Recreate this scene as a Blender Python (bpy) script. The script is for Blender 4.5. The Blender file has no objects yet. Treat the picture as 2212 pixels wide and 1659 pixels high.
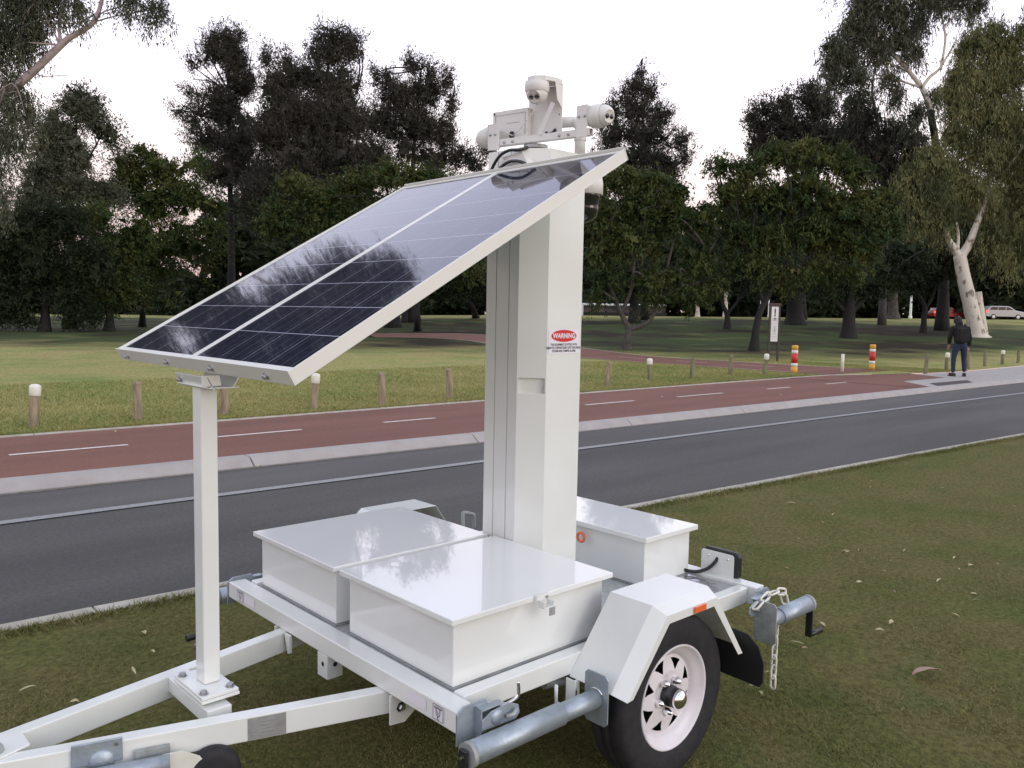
import bpy, bmesh, math, random
import numpy as np
from mathutils import Vector, Matrix

SC = bpy.context.scene
COL = SC.collection
rnd = random.Random(7)
R = math.radians

# ------------------------------------------------------------------ camera, world, sun, exposure
CAM = np.array([-1.4225, -1.7387, 1.5706])
FW = np.array([0.6768934, 0.73129397, -0.08381205])
RT = np.array([0.7348049, -0.67802721, 0.01846244])
UPV = np.array([0.04332537, 0.07408261, 0.99631053])
FPX = 1802.67          # focal length in units of a 2212 x 1659 picture
cam_d = bpy.data.cameras.new('camera'); cam_o = bpy.data.objects.new('camera', cam_d); COL.objects.link(cam_o)
m = Matrix(((RT[0], UPV[0], -FW[0], CAM[0]), (RT[1], UPV[1], -FW[1], CAM[1]), (RT[2], UPV[2], -FW[2], CAM[2]), (0, 0, 0, 1)))
cam_o.matrix_world = m
cam_d.sensor_width = 36; cam_d.lens = FPX * 36 / 2212
cam_d.clip_start = 0.05; cam_d.clip_end = 3000
SC.camera = cam_o

SUN_EL, SUN_AZ = R(9), (0.22, -0.97)
world = bpy.data.worlds.new('World'); SC.world = world; world.use_nodes = True
wn = world.node_tree; wn.nodes.clear()
w_out = wn.nodes.new('ShaderNodeOutputWorld'); w_bg = wn.nodes.new('ShaderNodeBackground')
w_sky = wn.nodes.new('ShaderNodeTexSky'); w_sky.sky_type = 'NISHITA'; w_sky.sun_disc = False
w_sky.sun_elevation = SUN_EL; w_sky.sun_rotation = math.atan2(SUN_AZ[0], SUN_AZ[1])
w_sky.air_density = 1.0; w_sky.dust_density = 2.5; w_sky.ozone_density = 2.0
w_tc = wn.nodes.new('ShaderNodeTexCoord'); w_sep = wn.nodes.new('ShaderNodeSeparateXYZ')
w_rmp = wn.nodes.new('ShaderNodeValToRGB'); w_mix = wn.nodes.new('ShaderNodeMixRGB')
e = w_rmp.color_ramp.elements
e[0].position = 0.0; e[0].color = (9.0, 6.2, 6.0, 1)
e[1].position = 1.0; e[1].color = (8.6, 9.2, 10.2, 1)
for p_, c_ in ((0.07, (10.0, 7.2, 6.9, 1)), (0.13, (12.2, 10.2, 9.9, 1)), (0.20, (16.0, 14.4, 14.4, 1)), (0.36, (15.2, 15.2, 18.4, 1)), (0.55, (12.4, 12.6, 16.6, 1)), (0.75, (10.0, 10.6, 12.2, 1))):
    q = e.new(p_); q.color = c_
w_mix.inputs[0].default_value = 0.82
wn.links.new(w_tc.outputs['Generated'], w_sep.inputs[0]); wn.links.new(w_sep.outputs[2], w_rmp.inputs[0])
wn.links.new(w_sky.outputs[0], w_mix.inputs[1]); wn.links.new(w_rmp.outputs[0], w_mix.inputs[2])
wn.links.new(w_mix.outputs[0], w_bg.inputs[0]); wn.links.new(w_bg.outputs[0], w_out.inputs[0])
w_bg.inputs[1].default_value = 0.109

sun_d = bpy.data.lights.new('sun', 'SUN'); sun_o = bpy.data.objects.new('sun', sun_d); COL.objects.link(sun_o)
sun_d.energy = 0.78; sun_d.angle = R(40); sun_d.color = (1.0, 0.98, 0.90)
sd = Vector((SUN_AZ[0] * math.cos(R(16)), SUN_AZ[1] * math.cos(R(16)), math.sin(R(16))))
sun_o.rotation_euler = sd.to_track_quat('Z', 'Y').to_euler()
SC.view_settings.view_transform = 'Standard'; SC.view_settings.look = 'None'
SC.view_settings.exposure = 0.0; SC.view_settings.gamma = 1.0; SC.view_settings.use_curve_mapping = False
SC.cycles.max_bounces = 6; SC.cycles.transparent_max_bounces = 8

# ------------------------------------------------------------------ placing helpers
def at(u, v, depth):
    """a point `depth` metres ahead of the spot the photograph was taken from, in direction (u, v)"""
    return CAM + depth * (FW + RT * ((u - 1106) / FPX) - UPV * ((v - 829.5) / FPX))
def sm(a, b, x):
    t = np.clip((x - a) / (b - a), 0, 1); return t * t * (3 - 2 * t)
def H(x, y):
    """height of the park lawn beyond the road"""
    dx = np.asarray(x, float) - CAM[0]; dy = np.asarray(y, float) - CAM[1]
    t = dx * .6793 + dy * .7339; s = dx * .7349 - dy * .6782
    az = s / np.maximum(t, 1.0)
    amp = np.interp(az, [-.7, -.35, -.1, .05, .35, .7], [.35, .55, 1.2, 1.5, 1.72, 2.0])
    g = .095 + sm(30, 82, t) * (amp - .095)
    return g + .03 * np.sin(x * .31 + 1) * np.sin(y * .27) * sm(12, 20, np.asarray(y, float))
def ground_at(u, depth):
    p = CAM + depth * (FW + RT * ((u - 1106) / FPX) - UPV * ((700 - 829.5) / FPX))
    return np.array([p[0], p[1], float(H(p[0], p[1]))])

# ------------------------------------------------------------------ materials
MATS = {}
def nodes(name):
    m = bpy.data.materials.new(name); m.use_nodes = True; MATS[name] = m
    nt = m.node_tree; b = nt.nodes['Principled BSDF']
    return m, nt, b
def N(nt, t, **kw):
    n = nt.nodes.new(t)
    for k, v in kw.items():
        if k.startswith('i_'): n.inputs[k[2:].replace('_', ' ')].default_value = v
        else: setattr(n, k, v)
    return n
def L(nt, a, b): nt.links.new(a, b)
def mat(name, col, rough=.5, metal=0, col2=None, scale=8, bump=0, bscale=60, coat=0, spec=.5, detail=5, mix=(.35, .7), coords='Object', rvar=0, stretch=None):
    m, nt, b = nodes(name)
    b.inputs['Base Color'].default_value = (*col, 1); b.inputs['Roughness'].default_value = rough
    b.inputs['Metallic'].default_value = metal; b.inputs['Coat Weight'].default_value = coat
    b.inputs['Coat Roughness'].default_value = .06; b.inputs['Specular IOR Level'].default_value = spec
    tc = N(nt, 'ShaderNodeTexCoord'); src = tc.outputs[coords]
    if coords == 'Position': pass
    if stretch:
        mp = N(nt, 'ShaderNodeMapping'); mp.inputs['Scale'].default_value = stretch; L(nt, src, mp.inputs[0]); src = mp.outputs[0]
    if col2:
        nz = N(nt, 'ShaderNodeTexNoise'); nz.inputs['Scale'].default_value = scale; nz.inputs['Detail'].default_value = detail
        rp = N(nt, 'ShaderNodeValToRGB'); rp.color_ramp.elements[0].position = mix[0]; rp.color_ramp.elements[1].position = mix[1]
        rp.color_ramp.elements[0].color = (*col, 1); rp.color_ramp.elements[1].color = (*col2, 1)
        L(nt, src, nz.inputs['Vector']); L(nt, nz.outputs[0], rp.inputs[0]); L(nt, rp.outputs[0], b.inputs['Base Color'])
        if rvar:
            mr = N(nt, 'ShaderNodeMapRange'); mr.inputs['To Min'].default_value = rough - rvar; mr.inputs['To Max'].default_value = rough + rvar
            L(nt, nz.outputs[0], mr.inputs[0]); L(nt, mr.outputs[0], b.inputs['Roughness'])
    if bump:
        n2 = N(nt, 'ShaderNodeTexNoise'); n2.inputs['Scale'].default_value = bscale; n2.inputs['Detail'].default_value = 4
        bp = N(nt, 'ShaderNodeBump'); bp.inputs['Strength'].default_value = bump; bp.inputs['Distance'].default_value = .01
        L(nt, src, n2.inputs['Vector']); L(nt, n2.outputs[0], bp.inputs['Height']); L(nt, bp.outputs[0], b.inputs['Normal'])
    return m

mat('white_paint', (.77, .79, .75), .22, col2=(.72, .735, .69), scale=3, coat=.35, bump=.03, bscale=25, rvar=.06)
mat('box_paint', (.79, .81, .78), .3, col2=(.75, .77, .74), scale=2, coat=1.0, bump=.02, bscale=5, rvar=.05)
MATS['box_paint'].node_tree.nodes['Principled BSDF'].inputs['Coat Roughness'].default_value = .02
mat('cream_plastic', (.72, .70, .66), .38, col2=(.68, .66, .61), scale=9)
mat('alu_frame', (.74, .74, .68), .33, col2=(.70, .69, .63), scale=4, coat=.2)
mat('galvanised', (.43, .49, .54), .48, metal=.65, col2=(.33, .38, .42), scale=30, mix=(.3, .75), bump=.12, bscale=120, rvar=.06)
mat('dull_zinc', (.40, .42, .41), .6, metal=.35, col2=(.27, .29, .28), scale=22, bump=.2, bscale=70)
mat('chrome', (.85, .85, .86), .12, metal=1)
mat('bolt_steel', (.5, .5, .5), .35, metal=.9, col2=(.3, .3, .3), scale=200)
mat('rubber', (.012, .012, .014), .75, col2=(.022, .021, .022), scale=30, bump=.15, bscale=90)
mat('black_plastic', (.012, .013, .014), .35, col2=(.02, .02, .02), scale=20)
mat('mudflap_rubber', (.006, .006, .006), .7)
mat('lens_glass', (.01, .01, .012), .05, coat=1)
mat('rim_paint', (.76, .73, .74), .28, col2=(.68, .64, .64), scale=10, coat=.3)
mat('orange_lens', (.85, .16, .04), .25, col2=(.75, .12, .03), scale=60, coat=.5)
mat('red_plastic', (.7, .08, .03), .35)
mat('sticker_white', (.78, .76, .80), .4)
mat('sticker_red', (.62, .02, .025), .4)
mat('ink_black', (.015, .015, .02), .5)
mat('label_silver', (.34, .34, .34), .4, metal=.4, col2=(.45, .45, .45), scale=30)
mat('backsheet', (.50, .52, .60), .3, coat=.8, spec=.15)
mat('deck_plate', (.40, .42, .42), .5, metal=.3, col2=(.52, .54, .53), scale=40, bump=.5, bscale=60)
mat('crumpled_plate', (.5, .5, .52), .22, metal=.8, bump=1.0, bscale=14)
mat('concrete', (.38, .355, .335), .85, col2=(.31, .28, .27), scale=5, bump=.3, bscale=90, mix=(.3, .8), detail=8)
mat('edging', (.46, .43, .37), .85, col2=(.30, .27, .21), scale=7, bump=.4, bscale=60, mix=(.35, .75), detail=8)
mat('gutter_dirt', (.115, .10, .085), .9, col2=(.20, .18, .155), scale=9, mix=(.35, .75), detail=8, bump=.3)
mat('paint_line', (.27, .27, .27), .6, col2=(.14, .14, .14), scale=28, mix=(.48, .8), detail=8)
mat('paint_line_pink', (.66, .57, .53), .6, col2=(.34, .24, .23), scale=28, mix=(.5, .85), detail=8)
mat('post_wood', (.36, .285, .19), .85, col2=(.17, .135, .09), scale=7, bump=.6, bscale=25, stretch=(3, 3, .6))
mat('post_wood_green', (.24, .225, .13), .85, col2=(.12, .11, .065), scale=7, bump=.6, bscale=25, stretch=(3, 3, .6))
mat('cap_white', (.78, .77, .68), .5, col2=(.66, .65, .56), scale=15)
mat('yellow_paint', (.72, .40, .05), .5, col2=(.62, .34, .05), scale=12)
mat('red_paint', (.60, .025, .025), .45, col2=(.5, .03, .03), scale=12)
mat('sign_brown', (.06, .035, .028), .6, col2=(.04, .025, .02), scale=15)
mat('sign_face', (.70, .70, .68), .4)
mat('bark_dark', (.020, .017, .014), .9, col2=(.010, .009, .008), scale=6, bump=.8, bscale=14, stretch=(2, 2, .5))
mat('bark_grey', (.085, .076, .064), .9, col2=(.035, .031, .027), scale=5, bump=.6, bscale=14, stretch=(2, 2, .6))
mat('bark_pale', (.62, .56, .46), .7, col2=(.20, .15, .10), scale=3.2, mix=(.56, .66), bump=.25, bscale=10, detail=4, stretch=(1, 1, .6))
mat('bark_pink', (.36, .29, .28), .8, col2=(.20, .16, .155), scale=5, mix=(.4, .7), bump=.3, bscale=12)
mat('denim', (.012, .020, .040), .9, col2=(.020, .031, .056), scale=18)
mat('dark_cloth', (.007, .007, .008), .95, col2=(.016, .014, .014), scale=9)
mat('skin', (.42, .26, .19), .6)
mat('hair', (.02, .016, .014), .8)
mat('shoe', (.03, .018, .018), .6)
mat('car_silver', (.42, .44, .46), .25, metal=.5, coat=.6)
mat('car_red', (.42, .02, .025), .25, coat=.6)
mat('car_glass', (.02, .022, .025), .08, coat=1)
mat('bus_white', (.7, .72, .73), .35)
mat('leaf_litter', (.42, .35, .19), .8, col2=(.56, .50, .32), scale=30)
mat('leaf_litter_pink', (.40, .25, .20), .8, col2=(.30, .20, .15), scale=20)
mat('terracotta', (.22, .12, .08), .8, col2=(.16, .09, .06), scale=3)

def lamp_mat(name, col, s):
    m, nt, b = nodes(name); b.inputs['Base Color'].default_value = (*col, 1)
    b.inputs['Emission Color'].default_value = (*col, 1); b.inputs['Emission Strength'].default_value = s
lamp_mat('tail_lamp_on', (1, .1, .06), 1.2); lamp_mat('head_lamp_on', (1, .95, .75), 2.5)

def asphalt(name, c1, c2, patch, rough=.85):
    m, nt, b = nodes(name); b.inputs['Roughness'].default_value = rough
    g = N(nt, 'ShaderNodeNewGeometry')
    n1 = N(nt, 'ShaderNodeTexNoise'); n1.inputs['Scale'].default_value = 42; n1.inputs['Detail'].default_value = 6; n1.inputs['Roughness'].default_value = .75
    n2 = N(nt, 'ShaderNodeTexNoise'); n2.inputs['Scale'].default_value = .9; n2.inputs['Detail'].default_value = 6
    mp = N(nt, 'ShaderNodeMapping'); mp.inputs['Scale'].default_value = (.25, 1.6, 1); L(nt, g.outputs['Position'], mp.inputs[0])
    L(nt, g.outputs['Position'], n1.inputs['Vector']); L(nt, mp.outputs[0], n2.inputs['Vector'])
    r1 = N(nt, 'ShaderNodeValToRGB'); r1.color_ramp.elements[0].color = (*c1, 1); r1.color_ramp.elements[1].color = (*c2, 1)
    r1.color_ramp.elements[0].position = .3; r1.color_ramp.elements[1].position = .75; L(nt, n1.outputs[0], r1.inputs[0])
    r2 = N(nt, 'ShaderNodeMapRange'); r2.inputs['From Min'].default_value = .35; r2.inputs['From Max'].default_value = .7
    r2.inputs['To Min'].default_value = 1 - patch; r2.inputs['To Max'].default_value = 1 + patch; L(nt, n2.outputs[0], r2.inputs[0])
    mx = N(nt, 'ShaderNodeMixRGB', blend_type='MULTIPLY'); mx.inputs[0].default_value = 1
    L(nt, r1.outputs[0], mx.inputs[1]); L(nt, r2.outputs[0], mx.inputs[2]); L(nt, mx.outputs[0], b.inputs['Base Color'])
    bp = N(nt, 'ShaderNodeBump'); bp.inputs['Strength'].default_value = .5; bp.inputs['Distance'].default_value = .004
    L(nt, n1.outputs[0], bp.inputs['Height']); L(nt, bp.outputs[0], b.inputs['Normal'])
asphalt('asphalt', (.042, .041, .038), (.098, .094, .087), .22)
asphalt('asphalt_shoulder', (.060, .057, .055), (.118, .110, .105), .16)
asphalt('red_asphalt', (.130, .052, .035), (.225, .095, .063), .16)
asphalt('dark_paving', (.05, .035, .034), (.08, .055, .052), .15)

def grass_mat(name, cols, s1, s2, bump=.9, litter_shade=False):
    m, nt, b = nodes(name); b.inputs['Roughness'].default_value = .95; b.inputs['Specular IOR Level'].default_value = .15
    g = N(nt, 'ShaderNodeNewGeometry')
    big = N(nt, 'ShaderNodeTexNoise'); big.inputs['Scale'].default_value = s1; big.inputs['Detail'].default_value = 7; big.inputs['Roughness'].default_value = .62
    fine = N(nt, 'ShaderNodeTexNoise'); fine.inputs['Scale'].default_value = s2; fine.inputs['Detail'].default_value = 5; fine.inputs['Roughness'].default_value = .7
    L(nt, g.outputs['Position'], big.inputs['Vector']); L(nt, g.outputs['Position'], fine.inputs['Vector'])
    r = N(nt, 'ShaderNodeValToRGB')
    while len(r.color_ramp.elements) < len(cols): r.color_ramp.elements.new(.5)
    for i, (p_, c_) in enumerate(cols): r.color_ramp.elements[i].position = p_; r.color_ramp.elements[i].color = (*c_, 1)
    L(nt, big.outputs[0], r.inputs[0])
    mr = N(nt, 'ShaderNodeMapRange'); mr.inputs['From Min'].default_value = .3; mr.inputs['From Max'].default_value = .72
    mr.inputs['To Min'].default_value = .48; mr.inputs['To Max'].default_value = 1.5; L(nt, fine.outputs[0], mr.inputs[0])
    mx = N(nt, 'ShaderNodeMixRGB', blend_type='MULTIPLY'); mx.inputs[0].default_value = 1
    L(nt, r.outputs[0], mx.inputs[1]); L(nt, mr.outputs[0], mx.inputs[2]); L(nt, mx.outputs[0], b.inputs['Base Color'])
    if litter_shade:      # bare earth and fallen leaves, with canopy shade painted into the lawn colour
        at_ = N(nt, 'ShaderNodeAttribute', attribute_name='litter_shade'); nz = N(nt, 'ShaderNodeTexNoise'); nz.inputs['Scale'].default_value = .35; nz.inputs['Detail'].default_value = 6
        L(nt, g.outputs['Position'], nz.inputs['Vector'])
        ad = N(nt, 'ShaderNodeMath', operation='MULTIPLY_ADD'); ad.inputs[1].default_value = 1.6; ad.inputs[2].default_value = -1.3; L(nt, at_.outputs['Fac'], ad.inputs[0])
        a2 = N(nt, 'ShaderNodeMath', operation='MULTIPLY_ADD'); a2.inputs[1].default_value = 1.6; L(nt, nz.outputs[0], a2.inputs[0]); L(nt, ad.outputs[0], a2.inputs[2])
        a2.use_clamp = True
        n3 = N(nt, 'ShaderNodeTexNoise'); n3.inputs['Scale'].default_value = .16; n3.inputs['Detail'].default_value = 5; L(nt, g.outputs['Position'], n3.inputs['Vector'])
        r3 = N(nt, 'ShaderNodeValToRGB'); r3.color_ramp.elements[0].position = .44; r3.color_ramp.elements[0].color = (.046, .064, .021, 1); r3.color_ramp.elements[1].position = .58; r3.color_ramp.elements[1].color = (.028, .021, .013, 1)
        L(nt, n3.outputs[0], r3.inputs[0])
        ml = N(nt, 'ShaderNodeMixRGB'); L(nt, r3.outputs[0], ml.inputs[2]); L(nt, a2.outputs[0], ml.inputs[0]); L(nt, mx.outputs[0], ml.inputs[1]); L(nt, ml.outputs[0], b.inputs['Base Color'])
    bp = N(nt, 'ShaderNodeBump'); bp.inputs['Strength'].default_value = bump; bp.inputs['Distance'].default_value = .03
    L(nt, fine.outputs[0], bp.inputs['Height']); L(nt, bp.outputs[0], b.inputs['Normal'])
grass_mat('grass_near', [(.30, (.096, .118, .030)), (.45, (.128, .130, .040)), (.56, (.150, .132, .048)), (.70, (.102, .122, .034))], 1.3, 38)
grass_mat('grass_far', [(.32, (.19, .24, .070)), (.5, (.31, .295, .105)), (.62, (.34, .285, .12)), (.75, (.20, .24, .075))], .45, 14, litter_shade=True)

def blade_mat(name, c1, c2, c3, s1=1.3):
    m, nt, b = nodes(name); b.inputs['Roughness'].default_value = .8; b.inputs['Specular IOR Level'].default_value = .2
    g = N(nt, 'ShaderNodeNewGeometry'); big = N(nt, 'ShaderNodeTexNoise'); big.inputs['Scale'].default_value = s1; big.inputs['Detail'].default_value = 7
    L(nt, g.outputs['Position'], big.inputs['Vector'])
    ad = N(nt, 'ShaderNodeMath', operation='MULTIPLY_ADD'); ad.inputs[1].default_value = .45; L(nt, g.outputs['Random Per Island'], ad.inputs[0]); L(nt, big.outputs[0], ad.inputs[2])
    r = N(nt, 'ShaderNodeValToRGB'); r.color_ramp.elements.new(.6)
    for i, (p_, c_) in enumerate(((.45, c1), (.70, c2), (.98, c3))): r.color_ramp.elements[i].position = p_; r.color_ramp.elements[i].color = (*c_, 1)
    L(nt, ad.outputs[0], r.inputs[0]); L(nt, r.outputs[0], b.inputs['Base Color'])
blade_mat('blades_near', (.100, .130, .032), (.145, .143, .046), (.25, .22, .095))
blade_mat('blades_far', (.15, .22, .055), (.25, .25, .085), (.38, .33, .14), .5)

def leaf_mat(name, c1, c2, c3, transl=.25, s=.5):
    m, nt, b = nodes(name); b.inputs['Roughness'].default_value = .6; b.inputs['Specular IOR Level'].default_value = .12
    g = N(nt, 'ShaderNodeNewGeometry'); big = N(nt, 'ShaderNodeTexNoise'); big.inputs['Scale'].default_value = s; big.inputs['Detail'].default_value = 3
    L(nt, g.outputs['Position'], big.inputs['Vector'])
    ad = N(nt, 'ShaderNodeMath', operation='MULTIPLY_ADD'); ad.inputs[1].default_value = .4; L(nt, g.outputs['Random Per Island'], ad.inputs[0]); L(nt, big.outputs[0], ad.inputs[2])
    r = N(nt, 'ShaderNodeValToRGB'); r.color_ramp.elements.new(.6)
    for i, (p_, c_) in enumerate(((.45, c1), (.68, c2), (.95, c3))): r.color_ramp.elements[i].position = p_; r.color_ramp.elements[i].color = (*c_, 1)
    L(nt, ad.outputs[0], r.inputs[0]); L(nt, r.outputs[0], b.inputs['Base Color'])
    tr = N(nt, 'ShaderNodeBsdfTranslucent'); ms = N(nt, 'ShaderNodeMixShader'); ms.inputs[0].default_value = transl
    L(nt, r.outputs[0], tr.inputs[0]); L(nt, b.outputs[0], ms.inputs[1]); L(nt, tr.outputs[0], ms.inputs[2])
    L(nt, ms.outputs[0], nt.nodes['Material Output'].inputs[0])
leaf_mat('leaf_gum', (.058, .066, .046), (.095, .105, .068), (.15, .152, .10))
leaf_mat('leaf_olive', (.060, .074, .032), (.135, .145, .062), (.26, .25, .11))
leaf_mat('leaf_dark', (.034, .038, .029), (.050, .052, .040), (.078, .072, .054))
leaf_mat('leaf_brown', (.038, .042, .031), (.060, .060, .046), (.095, .085, .066))
leaf_mat('leaf_green', (.026, .050, .018), (.052, .078, .026), (.120, .122, .038))
leaf_mat('leaf_deep', (.016, .026, .014), (.026, .038, .019), (.044, .052, .024))

def cell_mat():
    m, nt, b = nodes('solar_silicon'); b.inputs['Roughness'].default_value = .3; b.inputs['Coat Weight'].default_value = .97
    b.inputs['Coat Roughness'].default_value = .04; b.inputs['Specular IOR Level'].default_value = .0; b.inputs['Roughness'].default_value = .7
    tc = N(nt, 'ShaderNodeTexCoord'); sp = N(nt, 'ShaderNodeSeparateXYZ'); L(nt, tc.outputs['Object'], sp.inputs[0])
    # three bus bars along the length of the cell
    a = N(nt, 'ShaderNodeMath', operation='MULTIPLY'); a.inputs[1].default_value = 1 / .048; L(nt, sp.outputs[1], a.inputs[0])
    f = N(nt, 'ShaderNodeMath', operation='FRACT'); a2 = N(nt, 'ShaderNodeMath', operation='ADD'); a2.inputs[1].default_value = 10.5
    L(nt, a.outputs[0], a2.inputs[0]); L(nt, a2.outputs[0], f.inputs[0])
    s = N(nt, 'ShaderNodeMath', operation='SUBTRACT'); s.inputs[1].default_value = .5; L(nt, f.outputs[0], s.inputs[0])
    ab = N(nt, 'ShaderNodeMath', operation='ABSOLUTE'); L(nt, s.outputs[0], ab.inputs[0])
    lt = N(nt, 'ShaderNodeMath', operation='LESS_THAN'); lt.inputs[1].default_value = .022; L(nt, ab.outputs[0], lt.inputs[0])
    nz = N(nt, 'ShaderNodeTexVoronoi'); nz.inputs['Scale'].default_value = 60; L(nt, tc.outputs['Object'], nz.inputs['Vector'])
    r = N(nt, 'ShaderNodeMixRGB'); r.inputs[1].default_value = (.014, .016, .030, 1); r.inputs[2].default_value = (.024, .026, .046, 1); L(nt, nz.outputs['Color'], r.inputs[0])
    mx = N(nt, 'ShaderNodeMixRGB'); mx.inputs[2].default_value = (.11, .115, .14, 1); L(nt, lt.outputs[0], mx.inputs[0]); L(nt, r.outputs[0], mx.inputs[1])
    L(nt, mx.outputs[0], b.inputs['Base Color'])
cell_mat()

# ------------------------------------------------------------------ mesh helpers
def rect_frame(ax):
    ax = Vector(ax).normalized(); t = Vector((0, 0, 1)) if abs(ax.z) < .95 else Vector((1, 0, 0))
    a = ax.cross(t).normalized(); return a, ax.cross(a).normalized()
class MB:
    def __init__(s): s.v = []; s.f = []; s.sm = []; s.mi = []; s.cur = 0
    def add(s, vs, fs, smooth=False):
        o = len(s.v); s.v += [tuple(v) for v in vs]
        for f in fs: s.f.append(tuple(i + o for i in f)); s.sm.append(smooth); s.mi.append(s.cur)
        return s
    def box(s, lo, hi):
        x0, y0, z0 = lo; x1, y1, z1 = hi
        return s.add([(x0,y0,z0),(x1,y0,z0),(x1,y1,z0),(x0,y1,z0),(x0,y0,z1),(x1,y0,z1),(x1,y1,z1),(x0,y1,z1)],
                     [(0,3,2,1),(4,5,6,7),(0,1,5,4),(1,2,6,5),(2,3,7,6),(3,0,4,7)])
    def obox(s, c, ax, ay, az, hx, hy, hz):
        c = Vector(c); ax, ay, az = Vector(ax).normalized(), Vector(ay).normalized(), Vector(az).normalized()
        if ax.cross(ay).dot(az) < 0: az = -az
        P = [c + ax*i*hx + ay*j*hy + az*k*hz for k in (-1,1) for i, j in ((-1,-1),(1,-1),(1,1),(-1,1))]
        return s.add(P, [(0,3,2,1),(4,5,6,7),(0,1,5,4),(1,2,6,5),(2,3,7,6),(3,0,4,7)])
    def bar(s, p0, p1, w, h, up=(0,0,1)):
        p0, p1 = Vector(p0), Vector(p1); d = (p1 - p0); ax = d.normalized(); side = ax.cross(Vector(up)).normalized(); u = side.cross(ax)
        return s.obox((p0 + p1) / 2, ax, side, u, d.length / 2, w / 2, h / 2)
    def tube(s, pts, rad, seg=12, cap=True, closed=False):
        pts = [Vector(p) for p in pts]; n = len(pts)
        if not hasattr(rad, '__len__'): rad = [rad] * n
        o = []; a = None
        for i, p in enumerate(pts):
            if closed: t = (pts[(i + 1) % n] - pts[i - 1])
            else: t = pts[min(i + 1, n - 1)] - pts[max(i - 1, 0)]
            if t.length < 1e-9: t = Vector((0, 0, 1))
            t.normalize()
            if a is None: a, b = rect_frame(t)
            else: a = (a - t * a.dot(t)).normalized(); b = t.cross(a)
            b = t.cross(a)
            for k in range(seg):
                w = 2 * math.pi * k / seg; o.append(p + (a * math.cos(w) + b * math.sin(w)) * rad[i])
        fs = []
        for i in range(n if closed else n - 1):
            j = (i + 1) % n
            for k in range(seg): fs.append((i*seg + k, i*seg + (k+1) % seg, j*seg + (k+1) % seg, j*seg + k))
        s.add(o, fs, True)
        if cap and not closed:
            b0 = len(s.v) - n * seg
            s.f.append(tuple(b0 + k for k in reversed(range(seg)))); s.sm.append(False); s.mi.append(s.cur)
            s.f.append(tuple(b0 + (n-1)*seg + k for k in range(seg))); s.sm.append(False); s.mi.append(s.cur)
        return s
    def lathe(s, prof, o, ax, seg=40, smooth=True, ref=None):
        o, ax = Vector(o), Vector(ax).normalized(); a, b = rect_frame(ax)
        V = []; n = len(prof)
        for r_, h_ in prof:
            for k in range(seg):
                w = 2*math.pi*k/seg; V.append(o + ax*h_ + (a*math.cos(w) + b*math.sin(w))*max(r_, 1e-4))
        F_ = [(i*seg+k, i*seg+(k+1)%seg, (i+1)*seg+(k+1)%seg, (i+1)*seg+k) for i in range(n-1) for k in range(seg)]
        return s.add(V, F_, smooth)
    def prism(s, poly, o, ax, ay, az, h):
        """polygon in the plane (ax, ay) through o, thickened by h along az"""
        o, ax, ay, az = Vector(o), Vector(ax), Vector(ay), Vector(az)
        n = len(poly); V = [o + ax*x + ay*y for x, y in poly] + [o + ax*x + ay*y + az*h for x, y in poly]
        F_ = [tuple(range(n)), tuple(reversed(range(n, 2*n)))] + [((i+1) % n, i, i+n, (i+1) % n + n) for i in range(n)]
        return s.add(V, F_)
    def ball(s, c, r, seg=20, rings=12, sc=(1, 1, 1), v0=0., v1=1.):
        V = []; F_ = []
        for i in range(rings + 1):
            t = math.pi * (v0 + (v1 - v0) * i / rings)
            for k in range(seg):
                w = 2*math.pi*k/seg; V.append((c[0]+r*sc[0]*math.sin(t)*math.cos(w), c[1]+r*sc[1]*math.sin(t)*math.sin(w), c[2]+r*sc[2]*math.cos(t)))
        for i in range(rings):
            for k in range(seg): F_.append((i*seg+k, (i+1)*seg+k, (i+1)*seg+(k+1)%seg, i*seg+(k+1)%seg))
        return s.add(V, F_, True)
    def mesh(s, name, mats):
        me = bpy.data.meshes.new(name); me.from_pydata(s.v, [], s.f)
        if isinstance(mats, str): mats = [mats]
        for m_ in mats: me.materials.append(MATS[m_])
        me.polygons.foreach_set('use_smooth', s.sm); me.polygons.foreach_set('material_index', s.mi)
        bm = bmesh.new(); bm.from_mesh(me); bmesh.ops.remove_doubles(bm, verts=bm.verts, dist=1e-6)
        bmesh.ops.recalc_face_normals(bm, faces=bm.faces); bm.to_mesh(me); bm.free(); me.update(); return me
    def build(s, name, mats, parent=None, bevel=0, seg=2, **props):
        me = s.mesh(name, mats); o = bpy.data.objects.new(name, me); COL.objects.link(o)
        if parent: o.parent = parent
        if bevel:
            b = o.modifiers.new('bevel', 'BEVEL'); b.width = bevel; b.segments = seg; b.limit_method = 'ANGLE'; b.angle_limit = R(35); b.harden_normals = True
        for k, v in props.items(): o[k] = v
        return o
def B(lo, hi, name, mats, parent=None, bevel=0, **p): return MB().box(lo, hi).build(name, mats, parent, bevel, **p)
def empty(name, loc=(0, 0, 0), parent=None, rz=0, **props):
    o = bpy.data.objects.new(name, None); COL.objects.link(o); o.location = loc; o.rotation_euler = (0, 0, rz); o.empty_display_size = .1
    if parent: o.parent = parent
    for k, v in props.items(): o[k] = v
    return o
def copy_tree(o, parent=None, depth=0):
    c = o.copy(); COL.objects.link(c)
    if parent: c.parent = parent
    for ch in list(o.children): copy_tree(ch, c, depth + 1)
    return c
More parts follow.
